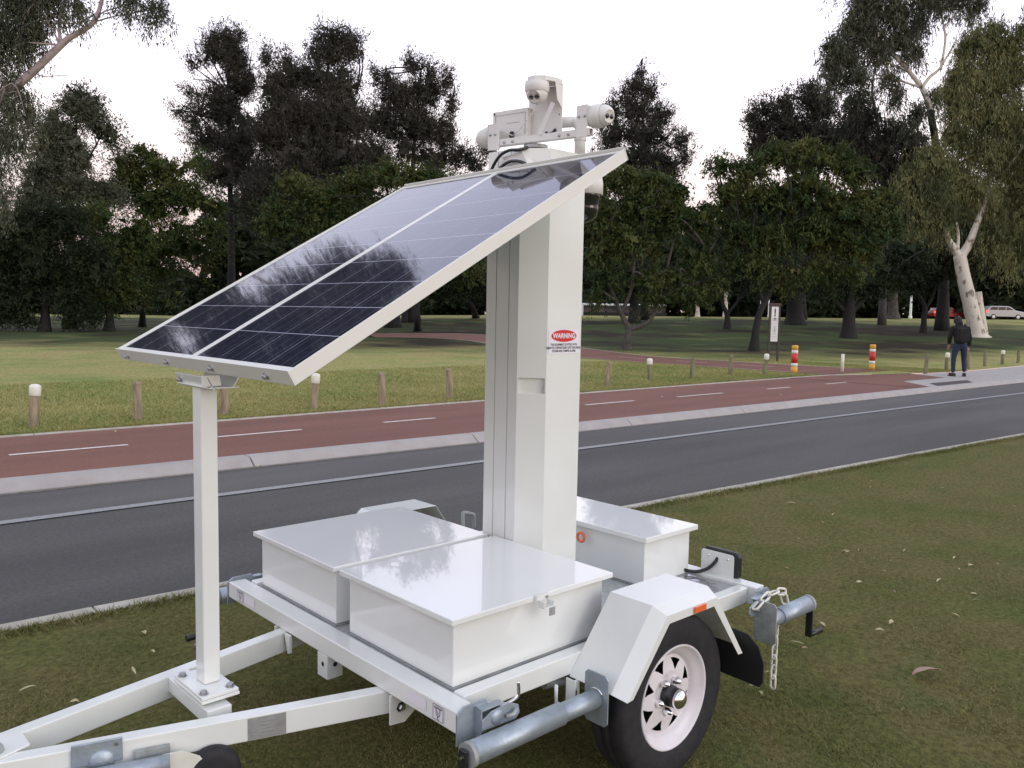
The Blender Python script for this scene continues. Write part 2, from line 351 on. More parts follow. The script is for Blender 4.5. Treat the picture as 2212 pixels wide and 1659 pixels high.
def tri_mesh(name, V, mat_name, parent=None, **props):
    """V: (n, 3, 3) loose triangles"""
    n = len(V); me = bpy.data.meshes.new(name)
    me.vertices.add(n*3); me.vertices.foreach_set('co', np.ascontiguousarray(V, dtype=np.float32).ravel())
    me.loops.add(n*3); me.loops.foreach_set('vertex_index', np.arange(n*3, dtype=np.int32))
    me.polygons.add(n); me.polygons.foreach_set('loop_start', np.arange(0, n*3, 3, dtype=np.int32))
    me.update(calc_edges=True); me.materials.append(MATS[mat_name])
    o = bpy.data.objects.new(name, me); COL.objects.link(o)
    if parent: o.parent = parent
    for k, v in props.items(): o[k] = v
    return o
def text_mesh(name, body, size, mat_name, o, ax, ay, parent, bold=0., sx=1., lift=0.):
    cu = bpy.data.curves.new(name, 'FONT'); cu.body = body; cu.size = size; cu.align_x = 'CENTER'; cu.align_y = 'CENTER'; cu.offset = bold
    cu.space_line = .95; cu.resolution_u = 3
    tmp = bpy.data.objects.new(name, cu); COL.objects.link(tmp); dg = bpy.context.evaluated_depsgraph_get()
    me = bpy.data.meshes.new_from_object(tmp.evaluated_get(dg)); bpy.data.objects.remove(tmp); bpy.data.curves.remove(cu)
    o, ax, ay = Vector(o), Vector(ax), Vector(ay); az = ax.cross(ay)
    for v in me.vertices: c = v.co.copy(); v.co = o + ax*c.x*sx + ay*c.y + az*lift
    me.materials.clear(); me.materials.append(MATS[mat_name]); me.name = name
    ob = bpy.data.objects.new(name, me); COL.objects.link(ob); ob.parent = parent; return ob

# ------------------------------------------------------------------ the ground, road, paths
XS_EDGE = ([-60, -.5, 4, 5.5, 8.2, 12, 30, 90], [4.6, 2.89, 2.615, 2.51, 2.31, 1.995, .3, -6.5])
XS_LINE = ([-60, -.1, 4.3, 5.8, 14.5, 19.8, 90], [6.6, 5.085, 4.905, 4.86, 4.46, 4.19, .4])
XS_KERB = ([-60, .1, 1.9, 5.2, 6.85, 23.65, 90], [8.0, 6.133, 6.052, 5.90, 5.845, 5.273, 2.2])
XS_PATH = ([-60, 2.8, 6.2, 10, 18, 20.2, 22.9, 26, 32, 90], [9.6, 8.93, 8.94, 8.98, 8.95, 8.88, 7.75, 7.42, 7.5, 6.0])
edge = lambda x: np.interp(x, *XS_EDGE); wline = lambda x: np.interp(x, *XS_LINE)
kerb = lambda x: np.interp(x, *XS_KERB); pathf = lambda x: np.interp(x, *XS_PATH)
xs = np.unique(np.concatenate([np.arange(-60, -4, 4.), np.arange(-4, 30, .5), np.arange(30, 91, 3.)]))
def strip(name, f0, f1, z0, z1, m_, xs=xs, **props):
    V = []; F_ = []
    for x in xs: V += [(x, float(f0(x)), float(z0(x) if callable(z0) else z0)), (x, float(f1(x)), float(z1(x) if callable(z1) else z1))]
    for i in range(len(xs)-1): F_.append((2*i, 2*i+2, 2*i+3, 2*i+1))
    me = bpy.data.meshes.new(name); me.from_pydata(V, [], F_); me.materials.append(MATS[m_])
    o = bpy.data.objects.new(name, me); COL.objects.link(o)
    for k, v in props.items(): o[k] = v
    return o
def sheet(name, gx, rows, m_, **props):
    """rows: list of (yfun, zfun); grid mesh"""
    V = []; nx = len(gx)
    for yf, zf in rows:
        for x in gx:
            y = float(yf(x)); V.append((x, y, float(zf(x, y))))
    F_ = [(r*nx+i, r*nx+i+1, (r+1)*nx+i+1, (r+1)*nx+i) for r in range(len(rows)-1) for i in range(nx-1)]
    me = bpy.data.meshes.new(name); me.from_pydata(V, [], F_); me.materials.append(MATS[m_]); me.polygons.foreach_set('use_smooth', [True]*len(F_))
    o = bpy.data.objects.new(name, me); COL.objects.link(o)
    for k, v in props.items(): o[k] = v
    return o
gx_near = np.concatenate([np.arange(-60, -6, 6.), np.arange(-6, 20, .35), np.arange(20, 91, 4.)])
def wob(x, y): return .012*math.sin(x*2.1+y*1.3)*math.sin(y*1.7+1) + .006*math.sin(x*5.3+2)*math.sin(y*6.1)
rows = [((lambda x, q=q: edge(x) - .11 - q), (lambda x, y, q=q: -.006 + wob(x, y) * min(1, q*2))) for q in [0, .12, .25, .5, .8, 1.2, 1.6, 2, 2.5, 3, 3.5, 4, 4.5, 5, 6, 7, 9, 12, 18, 30, 60]]
sheet('lawn', gx_near, rows, 'grass_near', kind='structure')
gx_far = np.concatenate([np.arange(-240, -20, 12.), np.arange(-20, 60, 2.), np.arange(60, 400, 10.)])
rows = [((lambda x, q=q: pathf(x) + .10 + q * max(1, 1 + 0 * x)), (lambda x, y: float(H(x, y)) - .004)) for q in [0, .3, .8, 1.6] + list(np.arange(3, 90, 1.5)) + [95, 110, 140, 200, 320]]
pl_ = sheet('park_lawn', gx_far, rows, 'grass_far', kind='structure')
att = pl_.data.attributes.new('litter_shade', 'FLOAT', 'POINT'); vals = []  # mask for fallen leaves and painted tree shade, graded by depth
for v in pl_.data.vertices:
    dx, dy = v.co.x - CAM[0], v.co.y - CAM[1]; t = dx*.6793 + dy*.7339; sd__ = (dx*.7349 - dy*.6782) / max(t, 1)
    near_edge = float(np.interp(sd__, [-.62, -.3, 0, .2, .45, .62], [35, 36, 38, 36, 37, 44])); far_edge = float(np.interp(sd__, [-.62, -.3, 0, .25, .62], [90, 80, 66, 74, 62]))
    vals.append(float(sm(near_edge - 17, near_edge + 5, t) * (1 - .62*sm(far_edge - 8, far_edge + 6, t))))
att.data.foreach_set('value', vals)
strip('road', lambda x: edge(x) - .02, lambda x: kerb(x) + .05, -.004, -.004, 'asphalt', kind='structure')
strip('road_shoulder', lambda x: wline(x) + .05, lambda x: kerb(x) + .04, 0.0, 0.0, 'asphalt_shoulder', kind='structure')
strip('road_line', lambda x: wline(x) - .055, lambda x: wline(x) + .055, .004, .004, 'paint_line', kind='structure')
strip('cycle_path', lambda x: kerb(x) + .2, lambda x: pathf(x) + .03, .083, .083, 'red_asphalt', xs=xs[xs <= 18.3], kind='structure')

# near concrete edging and far kerb, cast in sections with joints
def sections(parent, name, x0, x1, ln, prof, f, m_, gap=.012):
    x = x0; k = 0
    while x < x1:
        l_ = ln * (1 + .0*rnd.random()); a, b = x + gap/2, min(x + l_ - gap/2, x1); mb = MB(); nseg = 4
        V = []
        for i in range(nseg + 1):
            xx = a + (b - a)*i/nseg
            for dy, z in prof: V.append((xx, float(f(xx)) + dy + rnd.uniform(-.002, .002), z))
        n = len(prof)
        F_ = [(i*n+j, (i+1)*n+j, (i+1)*n+(j+1) % n, i*n+(j+1) % n) for i in range(nseg) for j in range(n)] + [tuple(range(n)), tuple(range(nseg*n, nseg*n+n))]
        mb.add(V, F_); mb.build(name, m_, parent, bevel=.006, seg=1); x += l_; k += 1
ed = empty('concrete_edging', (0, 0, 0), kind='structure')
sections(ed, 'edging_section', -3.18, 31, 3.05, [(-.115, -.06), (-.115, .004), (-.01, .006), (0, -.002), (0, -.06)], edge, 'edging', .008)
kb = empty('kerb', (0, 0, 0), kind='structure')
sections(kb, 'kerb_section', -3.35, 34, 2.82, [(0, -.06), (0, .012), (.05, .05), (.10, .088), (.225, .096), (.225, -.06)], kerb, 'concrete', .010)
pe = empty('path_edging', (0, 0, 0), kind='structure')
sections(pe, 'edging_section', -3, 21.4, 4.0, [(-.035, 0), (-.035, .092), (.05, .098), (.05, 0)], pathf, 'edging', .006)
strip('gutter', lambda x: kerb(x) - .075, lambda x: kerb(x) + .01, .0035, .0035, 'gutter_dirt', kind='structure')
# red cycle path dashes
dash = empty('path_markings', (0, 0, 0), kind='structure')
for a, b in ((-1.6, -.5), (.48, 1.6), (2.59, 3.66), (4.87, 5.73), (6.85, 7.85), (8.84, 10.09), (11.34, 12.82), (14.46, 15.39), (17.0, 18.0)):
    yc = 7.63 - .010*a
    MB().add([(a, yc-.038, .0875), (b, yc-.05, .0875), (b, yc+.026, .0875), (a, yc+.038, .0875)], [(0, 1, 2, 3)]).build('path_dash', 'paint_line_pink', dash)

# the side path that leaves the cycle path and runs back between the trees
def ribbon(name, L0, L1, dz, m_, n=60, **props):
    def res(P):
        P = np.array(P, float); d = np.r_[0, np.cumsum(np.linalg.norm(np.diff(P, axis=0), axis=1))]; t = np.linspace(0, d[-1], n)
        Q = np.c_[np.interp(t, d, P[:, 0]), np.interp(t, d, P[:, 1])]
        for _ in range(3): Q[1:-1] = (Q[:-2] + 2*Q[1:-1] + Q[2:]) / 4
        return Q
    A, B_ = res(L0), res(L1); V = []
    for a, b in zip(A, B_): V += [(a[0], a[1], float(H(*a)) + dz), (b[0], b[1], float(H(*b)) + dz)]
    F_ = [(2*i, 2*i+1, 2*i+3, 2*i+2) for i in range(n-1)]
    me = bpy.data.meshes.new(name); me.from_pydata(V, [], F_); me.materials.append(MATS[m_])
    o = bpy.data.objects.new(name, me); COL.objects.link(o)
    for k, v in props.items(): o[k] = v
    return A, B_
SA = [(19.9, 8.95), (20.0, 10.2), (19.8, 14.4), (20.3, 18.2), (23.0, 25.5), (24.6, 29.5), (24.4, 32.5), (22.5, 34.5)]
SB = [(24.4, 8.9), (23.6, 9.6), (23.3, 11.9), (23.3, 16.9), (25.3, 22.7), (28.4, 30), (29.0, 34.5), (24.5, 38.5)]
A_, B2_ = ribbon('footpath', SA, SB, .006, 'red_asphalt', kind='structure')
for nm, Q, sgn in (('footpath_edge', A_, -1), ('footpath_edge', B2_, 1)):
    T = np.gradient(Q, axis=0); T /= np.linalg.norm(T, axis=1)[:, None]; Nn = np.c_[T[:, 1], -T[:, 0]] * sgn * -1
    i0 = 2 if sgn < 0 else 3
    ribbon(nm, Q[i0:] - Nn[i0:]*0.0, Q[i0:] + Nn[i0:]*-.10, .012, 'edging', n=56, kind='structure')
for (u0, v0, u1, v1) in ((1620, 797, 1665, 799), (1800, 797, 1850, 799), (1560, 788, 1610, 790)): pass
for cx_, c0, c1 in ((21.65, 11.5, 12.6), (21.55, 13.8, 15.0), (21.6, 16.4, 17.6)):
    MB().add([(cx_-.03, c0, .106), (cx_+.03, c0, .106), (cx_+.03, c1, .106), (cx_-.03, c1, .106)], [(0, 1, 2, 3)]).build('path_dash', 'paint_line_pink', dash)
# junction: red paving, pale concrete crossing and a darker patch
def flat(name, P, z, m_, **props):
    return MB().add([(x, y, z) for x, y in P], [tuple(range(len(P)))]).build(name, m_, **props)
strip('pavement', lambda x: kerb(x) + .2, lambda x: pathf(x) + .03, .083, .083, 'concrete', xs=np.r_[np.array([17.98, 18.5]), np.arange(19, 90, 1.)], kind='structure')
flat('junction_paving', [(18.0, kerb(18.0) + .2), (18.4, kerb(18.4) + .2), (19.7, 6.83), (22.15, 6.74), (22.9, 7.8), (23.9, 9.1), (23.9, 9.3), (19.85, 9.2), (19.85, 8.9), (18.0, 8.98)], .0872, 'red_asphalt', kind='structure')
flat('crossing_patch', [(19.6, 6.15), (18.95, 5.72), (21.0, 5.66), (21.75, 6.05)], .0885, 'dark_paving', kind='structure')

# grass blades (nobody could count them)
def blades(name, n, sampler, hgt, wid, m_, zf, seed):
    g = np.random.default_rng(seed); X, Y = sampler(g, n); n = len(X)
    Z = zf(X, Y); a = g.uniform(0, 2*np.pi, n); h = hgt * g.uniform(.4, 1.3, n); w = wid * g.uniform(.6, 1.4, n)
    lean = g.normal(0, .9, (n, 2)) * h[:, None]
    b = np.c_[X, Y, Z - .002]; s = np.c_[np.cos(a), np.sin(a), np.zeros(n)] * w[:, None] / 2
    V = np.stack([b - s, b + s, b + np.c_[lean, h]], axis=1)
    return tri_mesh(name, V, m_, kind='stuff', label='short patchy grass blades covering the ' + ('near lawn under the trailer' if 'near' in m_ else 'park lawn beside the path'), category='grass')
wobv = lambda x, y: -.006 + .012*np.sin(x*2.1+y*1.3)*np.sin(y*1.7+1) + .006*np.sin(x*5.3+2)*np.sin(y*6.1)
def s_near(g, n):
    t = 1.6 + 14 * g.random(n)**1.5; s = g.uniform(-.72, .72, n) * t
    x = CAM[0] + .6793*t + .7349*s; y = CAM[1] + .7339*t - .6782*s; k = y < edge(x) - .115
    return x[k], y[k]
blades('grass', 620000, s_near, .0115, .0036, 'blades_near', wobv, 3)
def s_edge(g, n):
    x = g.uniform(-3, 16, n); return x, edge(x) - .118 + .055 * np.maximum(0, np.sin(x * 2.3) * np.sin(x * .9 + 1) + .35 * np.sin(x * 9)) * g.random(n) - np.abs(g.normal(0, .05, n))
blades('grass', 26000, s_edge, .03, .005, 'blades_near', lambda x, y: wobv(x, y)*0, 4)
def s_far(g, n):
    x = g.uniform(-2, 26, n); y = pathf(x) + .06 + g.random(n)**1.8 * 7; k = ~((x > 19.7) & (x < 23.6))
    return x[k], y[k]
blades('grass', 260000, s_far, .04, .010, 'blades_far', lambda x, y: H(x, y), 5)

exec_trailer = True
# ------------------------------------------------------------------ the trailer
ZT, ZB, W_ = .459, .394, 1.4815
T = empty('camera_trailer', (.8, .74, 0), label='white two wheeled surveillance trailer with tilted solar panel, mast and cameras on the lawn', category='trailer')
T0 = Matrix.Translation((-.8, -.74, 0))
_made = set(bpy.data.objects)
WP, BP = 'white_paint', 'box_paint'
B((0, 0, ZB), (.072, W_, ZT), 'front_beam', WP, T, .005)
for y0 in (.055, W_ - .055 - .05):
    B((.0725, y0, .400), (1.585, y0 + .05, ZT + .006), 'side_rail', WP, T, .004)
B((1.5855, .02, ZB), (1.65, W_ - .02, ZT + .012), 'rear_beam', WP, T, .005)
B((.0725, .1055, .44), (1.585, W_ - .1055, .4535), 'deck', 'deck_plate', T)
B((1.40, .11, .4545), (1.58, .36, .4575), 'deck_cover', 'crumpled_plate', T)
for xx in (.5, 1.05): B((xx, .1055, .385), (xx + .05, W_ - .1055, .439), 'cross_member', WP, T)
# drawbar
def arm(pts_in, pts_out, nm='drawbar_arm'):
    z0, z1 = .319, .3935
    return MB().prism([(p[0], p[1]) for p in pts_out] + [(p[0], p[1]) for p in reversed(pts_in)], (0, 0, z0), (1, 0, 0), (0, 1, 0), (0, 0, 1), z1 - z0).build(nm, WP, T, .004)
arm([(.10, .375), (-1.09, .738)], [(.10, .325), (-1.18, .715)])
arm([(.10, 1.015), (-1.09, .748)], [(.10, 1.065), (-1.18, .780)])
MB().prism([(-1.35, .66), (-1.02, .655), (-.90, .70), (-.90, .79), (-1.02, .83), (-1.35, .81)], (0, 0, .394), (1, 0, 0), (0, 1, 0), (0, 0, 1), .006).build('coupling_plate', WP, T, .001)
MB().lathe([(.0, .018), (.020, .018), (.026, .010), (.028, 0)], (-.985, .715, .401), (0, 0, 1), 24).build('coupling_bolt', 'dull_zinc', T)
B((-.465, .583, .345), (-.39, .91, .3925), 'cross_member', WP, T, .003)
# bracket plates where the arms meet the front beam
for yy, s_ in ((.322, 1), (1.068, 1)):
    MB().prism([(-.005, .394), (-.005, .300), (.05, .295), (.10, .33), (.12, .394)], (0, yy - (.006 if yy < .7 else 0), 0), (1, 0, 0), (0, 0, 1), (0, 1, 0), .006).build('arm_bracket', WP, T, .001)
    yb = yy - .006 if yy < .7 else yy + .006
    MB().lathe([(.0, .012), (.009, .012), (.012, .008), (.012, 0), (.017, 0), (.017, -.003)], (.035, yb, .348), (0, -1 if yy < .7 else 1, 0), 6, False).build('bolt', 'bolt_steel', T)
for xx, yy in ((-.012, 1.0), (-.012, .96)): pass
MB().prism([(.945, .394), (.985, .394), (.958, .325), (.945, .33)], (-.012, 0, 0), (0, 1, 0), (0, 0, 1), (1, 0, 0), .010).build('gusset', WP, T)
# tube socket hanging below the front beam
so = MB(); so.box((-.0, .70, .312), (.004, .765, .394)); so.box((.004, .70, .312), (.06, .704, .394)); so.box((.004, .761, .312), (.06, .765, .394)); so.box((.004, .704, .312), (.06, .761, .316))
so = so.build('tube_socket', WP, T, .001)
MB().lathe([(0, .001), (.008, .001)], (-.0006, .728, .36), (-1, 0, 0), 14, False).build('hole', 'ink_black', so)
MB().lathe([(0, .001), (.008, .001)], (.03, .6994, .36), (0, -1, 0), 14, False).build('hole', 'ink_black', so)
# compliance plate and stickers
a0, a1 = Vector((-.390, .5105 - .0335, 0)), Vector((-.290, .4800 - .0335, 0))
def armout(x): return .325 + (x - .10) * (.715 - .325) / (-1.18 - .10)
pl = MB(); xA, xB = -.392, -.288
pl.add([(xA, armout(xA) - .0016, .323), (xB, armout(xB) - .0016, .323), (xB, armout(xB) - .0016, .388), (xA, armout(xA) - .0016, .388)], [(0, 1, 2, 3)])
pl = pl.build('compliance_plate', 'label_silver', T)
for k in range(5):
    zz = .333 + k * .0105; x0, x1 = xA + .008, xB - .012 - (k % 2) * .02
    MB().add([(x0, armout(x0) - .0026, zz), (x1, armout(x1) - .0026, zz), (x1, armout(x1) - .0026, zz + .0035), (x0, armout(x0) - .0026, zz + .0035)], [(0, 1, 2, 3)]).build('engraved_line', 'dull_zinc', pl)
def hook_sticker(yc, s):
    st = MB().add([(-.0015, yc + .026, .404), (-.0015, yc - .026, .404), (-.0015, yc - .026, .452), (-.0015, yc + .026, .452)], [(0, 1, 2, 3)]).build('tie_down_sticker', 'sticker_white', T)
    k = MB(); X = -.0028
    def ln(p, q, w=.0022):
        p, q = Vector((X, *p)), Vector((X, *q)); d = (q - p).normalized(); n = Vector((1, 0, 0)).cross(d) * w / 2
        k.add([p - n, q - n, q + n, p + n], [(0, 1, 2, 3)])
    def fr(y, z): return (yc - y, z)
    b = [(-.023, .406), (.023, .406), (.023, .450), (-.023, .450)]
    for i in range(4): ln(fr(*b[i]), fr(*b[(i+1) % 4]), .0014)
    ln(fr(-.018, .441), fr(.018, .441), .002)
    for j in range(7): ln(fr(-.016 + j*.0053, .441), fr(-.013 + j*.0053, .447), .0012)
    ln(fr(-.009, .441), fr(-.009, .428)); ln(fr(.009, .441), fr(.009, .426))
    P = [(-.009, .428), (-.006, .420), (0, .417), (.006, .420), (.009, .426)]
    for i in range(4): ln(fr(*P[i]), fr(*P[i+1]))
    ln(fr(0, .417), fr(-.003, .411)); ln(fr(-.003, .411), fr(.004, .408)); ln(fr(-.005, .432), fr(.002, .427)); ln(fr(.002, .427), fr(-.001, .422))
    k.build('hook_pictogram', 'ink_black', st)
hook_sticker(.082, 1); hook_sticker(1.370, 1)
for yc in (.185, 1.29):
    MB().add([(-.0015, yc + .045, .412), (-.0015, yc - .045, .412), (-.0015, yc - .045, .445), (-.0015, yc + .045, .445)], [(0, 1, 2, 3)]).build('blank_sticker', 'sticker_white', T)

# storage boxes
def sbox(x0, x1, y0, y1, zl, ov=.026, lt=.019):
    b = B((x0, y0, ZT + .002), (x1, y1, zl - lt), 'storage_box', BP, T, .003)
    # dark rubber seal line under the box
    B((x0 - .004, y0 - .004, ZT - .004), (x1 + .004, y1 + .004, ZT + .0019), 'base_seal', 'dull_zinc', b)
    l = MB(); l.box((x0 - ov, y0 - ov, zl - lt), (x1 + ov, y1 + ov, zl)); l = l.build('lid', BP, b, .003)
    return b
b1 = sbox(.0861, .750, .1255, .6982, .6797)
b2 = sbox(.0861, .750, .7879, 1.3568, .6785)
b3 = sbox(1.2628, 1.6036 - .03, .3435, 1.138, .6738, lt=.0221)
la = MB(); la.box((.392, .088, .664), (.447, .0995, .683)); la.box((.398, .060, .650), (.402, .0895, .668)); la.box((.440, .060, .645), (.444, .0895, .664)); la.box((.398, .058, .6455), (.444, .088, .6485))
la = la.build('latch', WP, b1, .001)
B((.425, .060, .618), (.449, .064, .6445), 'latch_tongue', 'label_silver', b1, .001)
MB().lathe([(0, .004), (.005, .004), (.005, 0)], (.436, .0875, .672), (0, -1, 0), 8, False).build('screw', 'bolt_steel', b1)

# mast with chamfered corner and two seams down its front face
mx1, mx2, my0, my1, mc, mt = .7839, 1.0562, .5371, .8055, .0805, 2.198
def mast_poly(slot):
    g = .0028; d = .007; P = [(mx1, my1), (mx1, .7465 + g), (mx1 + d, .7465 + g), (mx1 + d, .7465 - g), (mx1, .7465 - g), (mx1, .672 + g), (mx1 + d, .672 + g), (mx1 + d, .672 - g), (mx1, .672 - g)]
    A, C = Vector((mx1, my0 + mc)), Vector((mx1 + mc, my0))
    P.append(tuple(A))
    if slot:
        n_ = Vector((1, 1)).normalized() * .016; a_, c_ = A.lerp(C, .05), A.lerp(C, .95)
        P += [tuple(a_), tuple(a_ + n_), tuple(c_ + n_), tuple(c_)]
    P += [tuple(C), (mx2, my0), (mx2, my1)]
    return P
M = MB()
for z0, z1, s_ in ((.4545, 1.263, 0), (1.263, 1.324, 1), (1.324, mt, 0)):
    M.prism(mast_poly(s_), (0, 0, z0), (1, 0, 0), (0, 1, 0), (0, 0, 1), z1 - z0)
me_ = M.mesh('mast', WP); mast = bpy.data.objects.new('mast', me_); COL.objects.link(mast); mast.parent = T
B((mx1 + .001, my0 + .001 + mc, mt), (mx2 - .001, my1 - .001, mt + .004), 'top_plate', WP, mast)
# warning sticker on the near face
sx0, sx1, sz0, sz1 = .872, 1.044, 1.418, 1.515
MB().add([(sx0, my0 - .001, sz0), (sx1, my0 - .001, sz0), (sx1, my0 - .001, sz1), (sx0, my0 - .001, sz1)], [(0, 1, 2, 3)]).build('warning_sticker', 'sticker_white', mast)
cx0, cz0 = (sx0 + sx1)/2 - .001, 1.488
MB().add([(cx0 + .071*math.cos(t), my0 - .0018, cz0 + .0235*math.sin(t)) for t in np.linspace(0, 2*np.pi, 48, endpoint=False)], [tuple(range(48))]).build('warning_oval', 'sticker_red', mast)
text_mesh('warning_word', 'WARNING', .0265, 'sticker_white', (cx0, my0 - .0026, cz0 - .0005), (1, 0, 0), (0, 0, 1), mast, bold=.0009, sx=.98)
for i, tx in enumerate(('THIS EQUIPMENT IS FITTED WITH', 'REMOTELY MONITORED GPS TRACKING', 'SYSTEM AND TAMPER ALARM')):
    text_mesh('notice_line', tx, .0125, 'ink_black', (cx0, my0 - .0018, 1.4535 - i*.0125), (1, 0, 0), (0, 0, 1), mast, bold=.0002, sx=.80 if i != 1 else .84)

# panel support post on the drawbar
ps = B((-.428, .695, .4225), (-.376, .757, 1.338), 'support_post', WP, T, .004)
MB().box((-.470, .612, .4015), (-.352, .828, .4115)).box((-.468, .615, .412), (-.354, .825, .422)).build('base_plate', WP, ps, .002)
for bx, by in ((-.452, .640), (-.370, .640), (-.452, .803), (-.370, .803)):
    MB().lathe([(0, .011), (.0095, .011), (.011, .009), (.011, .002), (.015, .002), (.015, 0)], (bx, by, .422), (0, 0, 1), 6, False).build('bolt', 'bolt_steel', ps)

# solar panel assembly: tilted about the lateral axis
th = .5221; pX, pZ, pL = -.4716, 1.4246, 1.3875; ya, yb = 1.3004, .0674; pt = .0388
c_, s_ = math.cos(th), math.sin(th)
PO = Vector((pX, 0, pZ)); PU = Vector((c_, 0, s_)); PY = Vector((0, 1, 0)); PN = Vector((-s_, 0, c_))
def pp(l, y, n): return PO + PU*l + PY*y + PN*n
def pbox(mb, l0, l1, y0, y1, n0, n1):
    mb.obox(pp((l0+l1)/2, (y0+y1)/2, (n0+n1)/2), PU, PY, PN, (l1-l0)/2, (y1-y0)/2, (n1-n0)/2); return mb
fr = MB(); tw = .004
pbox(fr, 0, pL, yb, yb + tw, -pt, 0); pbox(fr, 0, pL, ya - tw, ya, -pt, 0)                  # side flanges
pbox(fr, 0, pL, yb + tw, yb + .03, -pt, -pt + .003); pbox(fr, 0, pL, ya - .03, ya - tw, -pt, -pt + .003)
pbox(fr, -.004, 0, yb - .001, ya + .001, -pt, .004); pbox(fr, pL, pL + .004, yb, ya, -pt, .006)    # end flanges
pbox(fr, 0, .04, yb + .03, ya - .03, -pt, -pt + .003); pbox(fr, pL - .04, pL, yb + .03, ya - .03, -pt, -pt + .003)
frame = fr.build('panel_frame', 'alu_frame', T, .001, 1)
ym = (ya + yb) / 2
for y in (yb + .13, yb + .46, yb + .79, ya - .09):
    o_ = pp(-.004, y, -.020)
    MB().lathe([(0, .009), (.006, .009), (.0075, .007), (.0075, .002), (.011, .002), (.011, 0)], o_, -PU, 6, False).build('bolt', 'bolt_steel', frame)
cell_me = MB().obox((0, 0, 0), (1, 0, 0), (0, 1, 0), (0, 0, 1), .0735, .0700, .0001).mesh('solar_cell', 'solar_silicon')
rotP = Matrix((PU, PY, PN)).transposed().to_quaternion()
for y0, y1 in ((yb + tw + .001, ym - .001), (ym + .001, ya - tw - .001)):
    mo = MB(); fw = .012
    pbox(mo, .002, pL - .002, y0, y1, -.036, -.0055); mo.cur = 1
    pbox(mo, .002, pL - .002, y0, y0 + fw, -.0054, -.0035); pbox(mo, .002, pL - .002, y1 - fw, y1, -.0054, -.0035)
    pbox(mo, .002, .002 + .020, y0 + fw, y1 - fw, -.0054, -.0035); pbox(mo, pL - .022, pL - .002, y0 + fw, y1 - fw, -.0054, -.0035)
    mod = mo.build('solar_module', ['backsheet', 'alu_frame'], T)
    nx, ny = 9, 4; lx = (pL - .048) / nx; ly = (y1 - y0 - 2*fw - .006) / ny
    for i in range(nx):
        for j in range(ny):
            o = bpy.data.objects.new('solar_cell', cell_me); COL.objects.link(o); o.parent = mod
            o.rotation_mode = 'QUATERNION'; o.rotation_quaternion = rotP
            o.location = pp(.024 + lx*(i + .5), y0 + fw + .003 + ly*(j + .5), -.00545)
            o.scale = (lx/.147 - .018, ly/.140 - .014, 1)
# bracket between post and panel
hb = MB(); cy_ = .73
hb.prism([(-.0, -.0), (.052, -.0), (.058, -.030), (.0, -.032)], (-.462, cy_ - .13, 1.378), (1, 0, 0), (0, 0, 1), (0, 1, 0), .004)
hb.obox((-.436, cy_ - .01, 1.353), (0, 1, 0), (.45, 0, -.9), (.9, 0, .45), .120, .022, .002)
hb.obox((-.395, cy_ - .01, 1.341), (0, 1, 0), (1, 0, 0), (0, 0, 1), .120, .045, .002)
hb.obox((-.356, cy_ - .01, 1.362), (0, 1, 0), (.5, 0, .86), (.86, 0, -.5), .120, .024, .002)
hb = hb.build('panel_bracket', WP, T, .001)
for yy in (cy_ - .11, cy_ + .09):
    MB().lathe([(0, .008), (.006, .008), (.0075, .006), (.0075, .001), (.010, .001), (.010, 0)], (-.440, yy, 1.353), (-.9, 0, -.45), 6, False).build('bolt', 'bolt_steel', hb)

# ---- mast head
e1 = Vector((.208, -.978, 0)).normalized(); eb = Vector((-.978, -.208, 0)).normalized(); ez = Vector((0, 0, 1)); HO = Vector((.92, .67, 2.2))
def hp(a, b, z): return HO + e1*a + eb*b + ez*z
def hbox(mb, a0, a1, b0, b1, z0, z1): mb.obox(hp((a0+a1)/2, (b0+b1)/2, (z0+z1)/2), e1, eb, ez, (a1-a0)/2, (b1-b0)/2, (z1-z0)/2); return mb
CP = 'cream_plastic'
MB().lathe([(.0, .004), (.040, .004), (.040, .012), (.028, .014), (.028, .020), (.048, .021), (.048, .034), (.0, .034)], HO + e1*-.008, ez, 32, False).build('turntable', 'label_silver', T)
MB().lathe([(.0, .0), (.012, .0), (.012, .012), (0, .014)], hp(-.005, .05, 0), ez, 10).build('bolt', 'chrome', T)
cb = MB(); hh = .0135
for zz in (.036, .0625): hbox(cb, -.205, .268, .030, .056, zz - (0 if zz < .05 else .002), zz + (.002 if zz < .05 else 0))
for bb in (.030, .054): hbox(cb, -.205, .268, bb, bb + .002, .038, .0605)
cb.build('crossbar', CP, T, .001)
for a0, a1, z0, z1, s_ in ((.212, .257, .030, .147, 1), (-.200, -.145, .022, .124, -1)):
    br = MB(); hbox(br, a0, a1, .0565, .060, z0, z1); hbox(br, a1 if s_ > 0 else a0 - .003, a1 + .003 if s_ > 0 else a0, .0, .060, z0 + .04, z1)
    br = br.build('camera_bracket', CP, T, .0012)
    for aa, zz in (((a0 + .012, z1 - .04), (a0 + .036, z1 - .04))):
        pass
    for aa in (a0 + .012, a0 + .036):
        MB().ball((0, 0, 0), 1, 12, 6, v1=.5).build('bolt', 'bolt_steel', br)
        o = br.children[-1]; o.scale = (.0062, .0062, .0055); o.rotation_euler = (-eb).to_track_quat('-Z', 'Y').to_euler(); o.rotation_euler = eb.to_track_quat('Z', 'Y').to_euler(); o.location = hp(aa, .060, z1 - .04)
for aa in (.136, .176, -.121, -.081):
    o = MB().ball((0, 0, 0), 1, 12, 6, v1=.5).build('bolt', 'bolt_steel', T)
    o.scale = (.0066, .0066, .006); o.rotation_euler = eb.to_track_quat('Z', 'Y').to_euler(); o.location = hp(aa, .0562, .048)
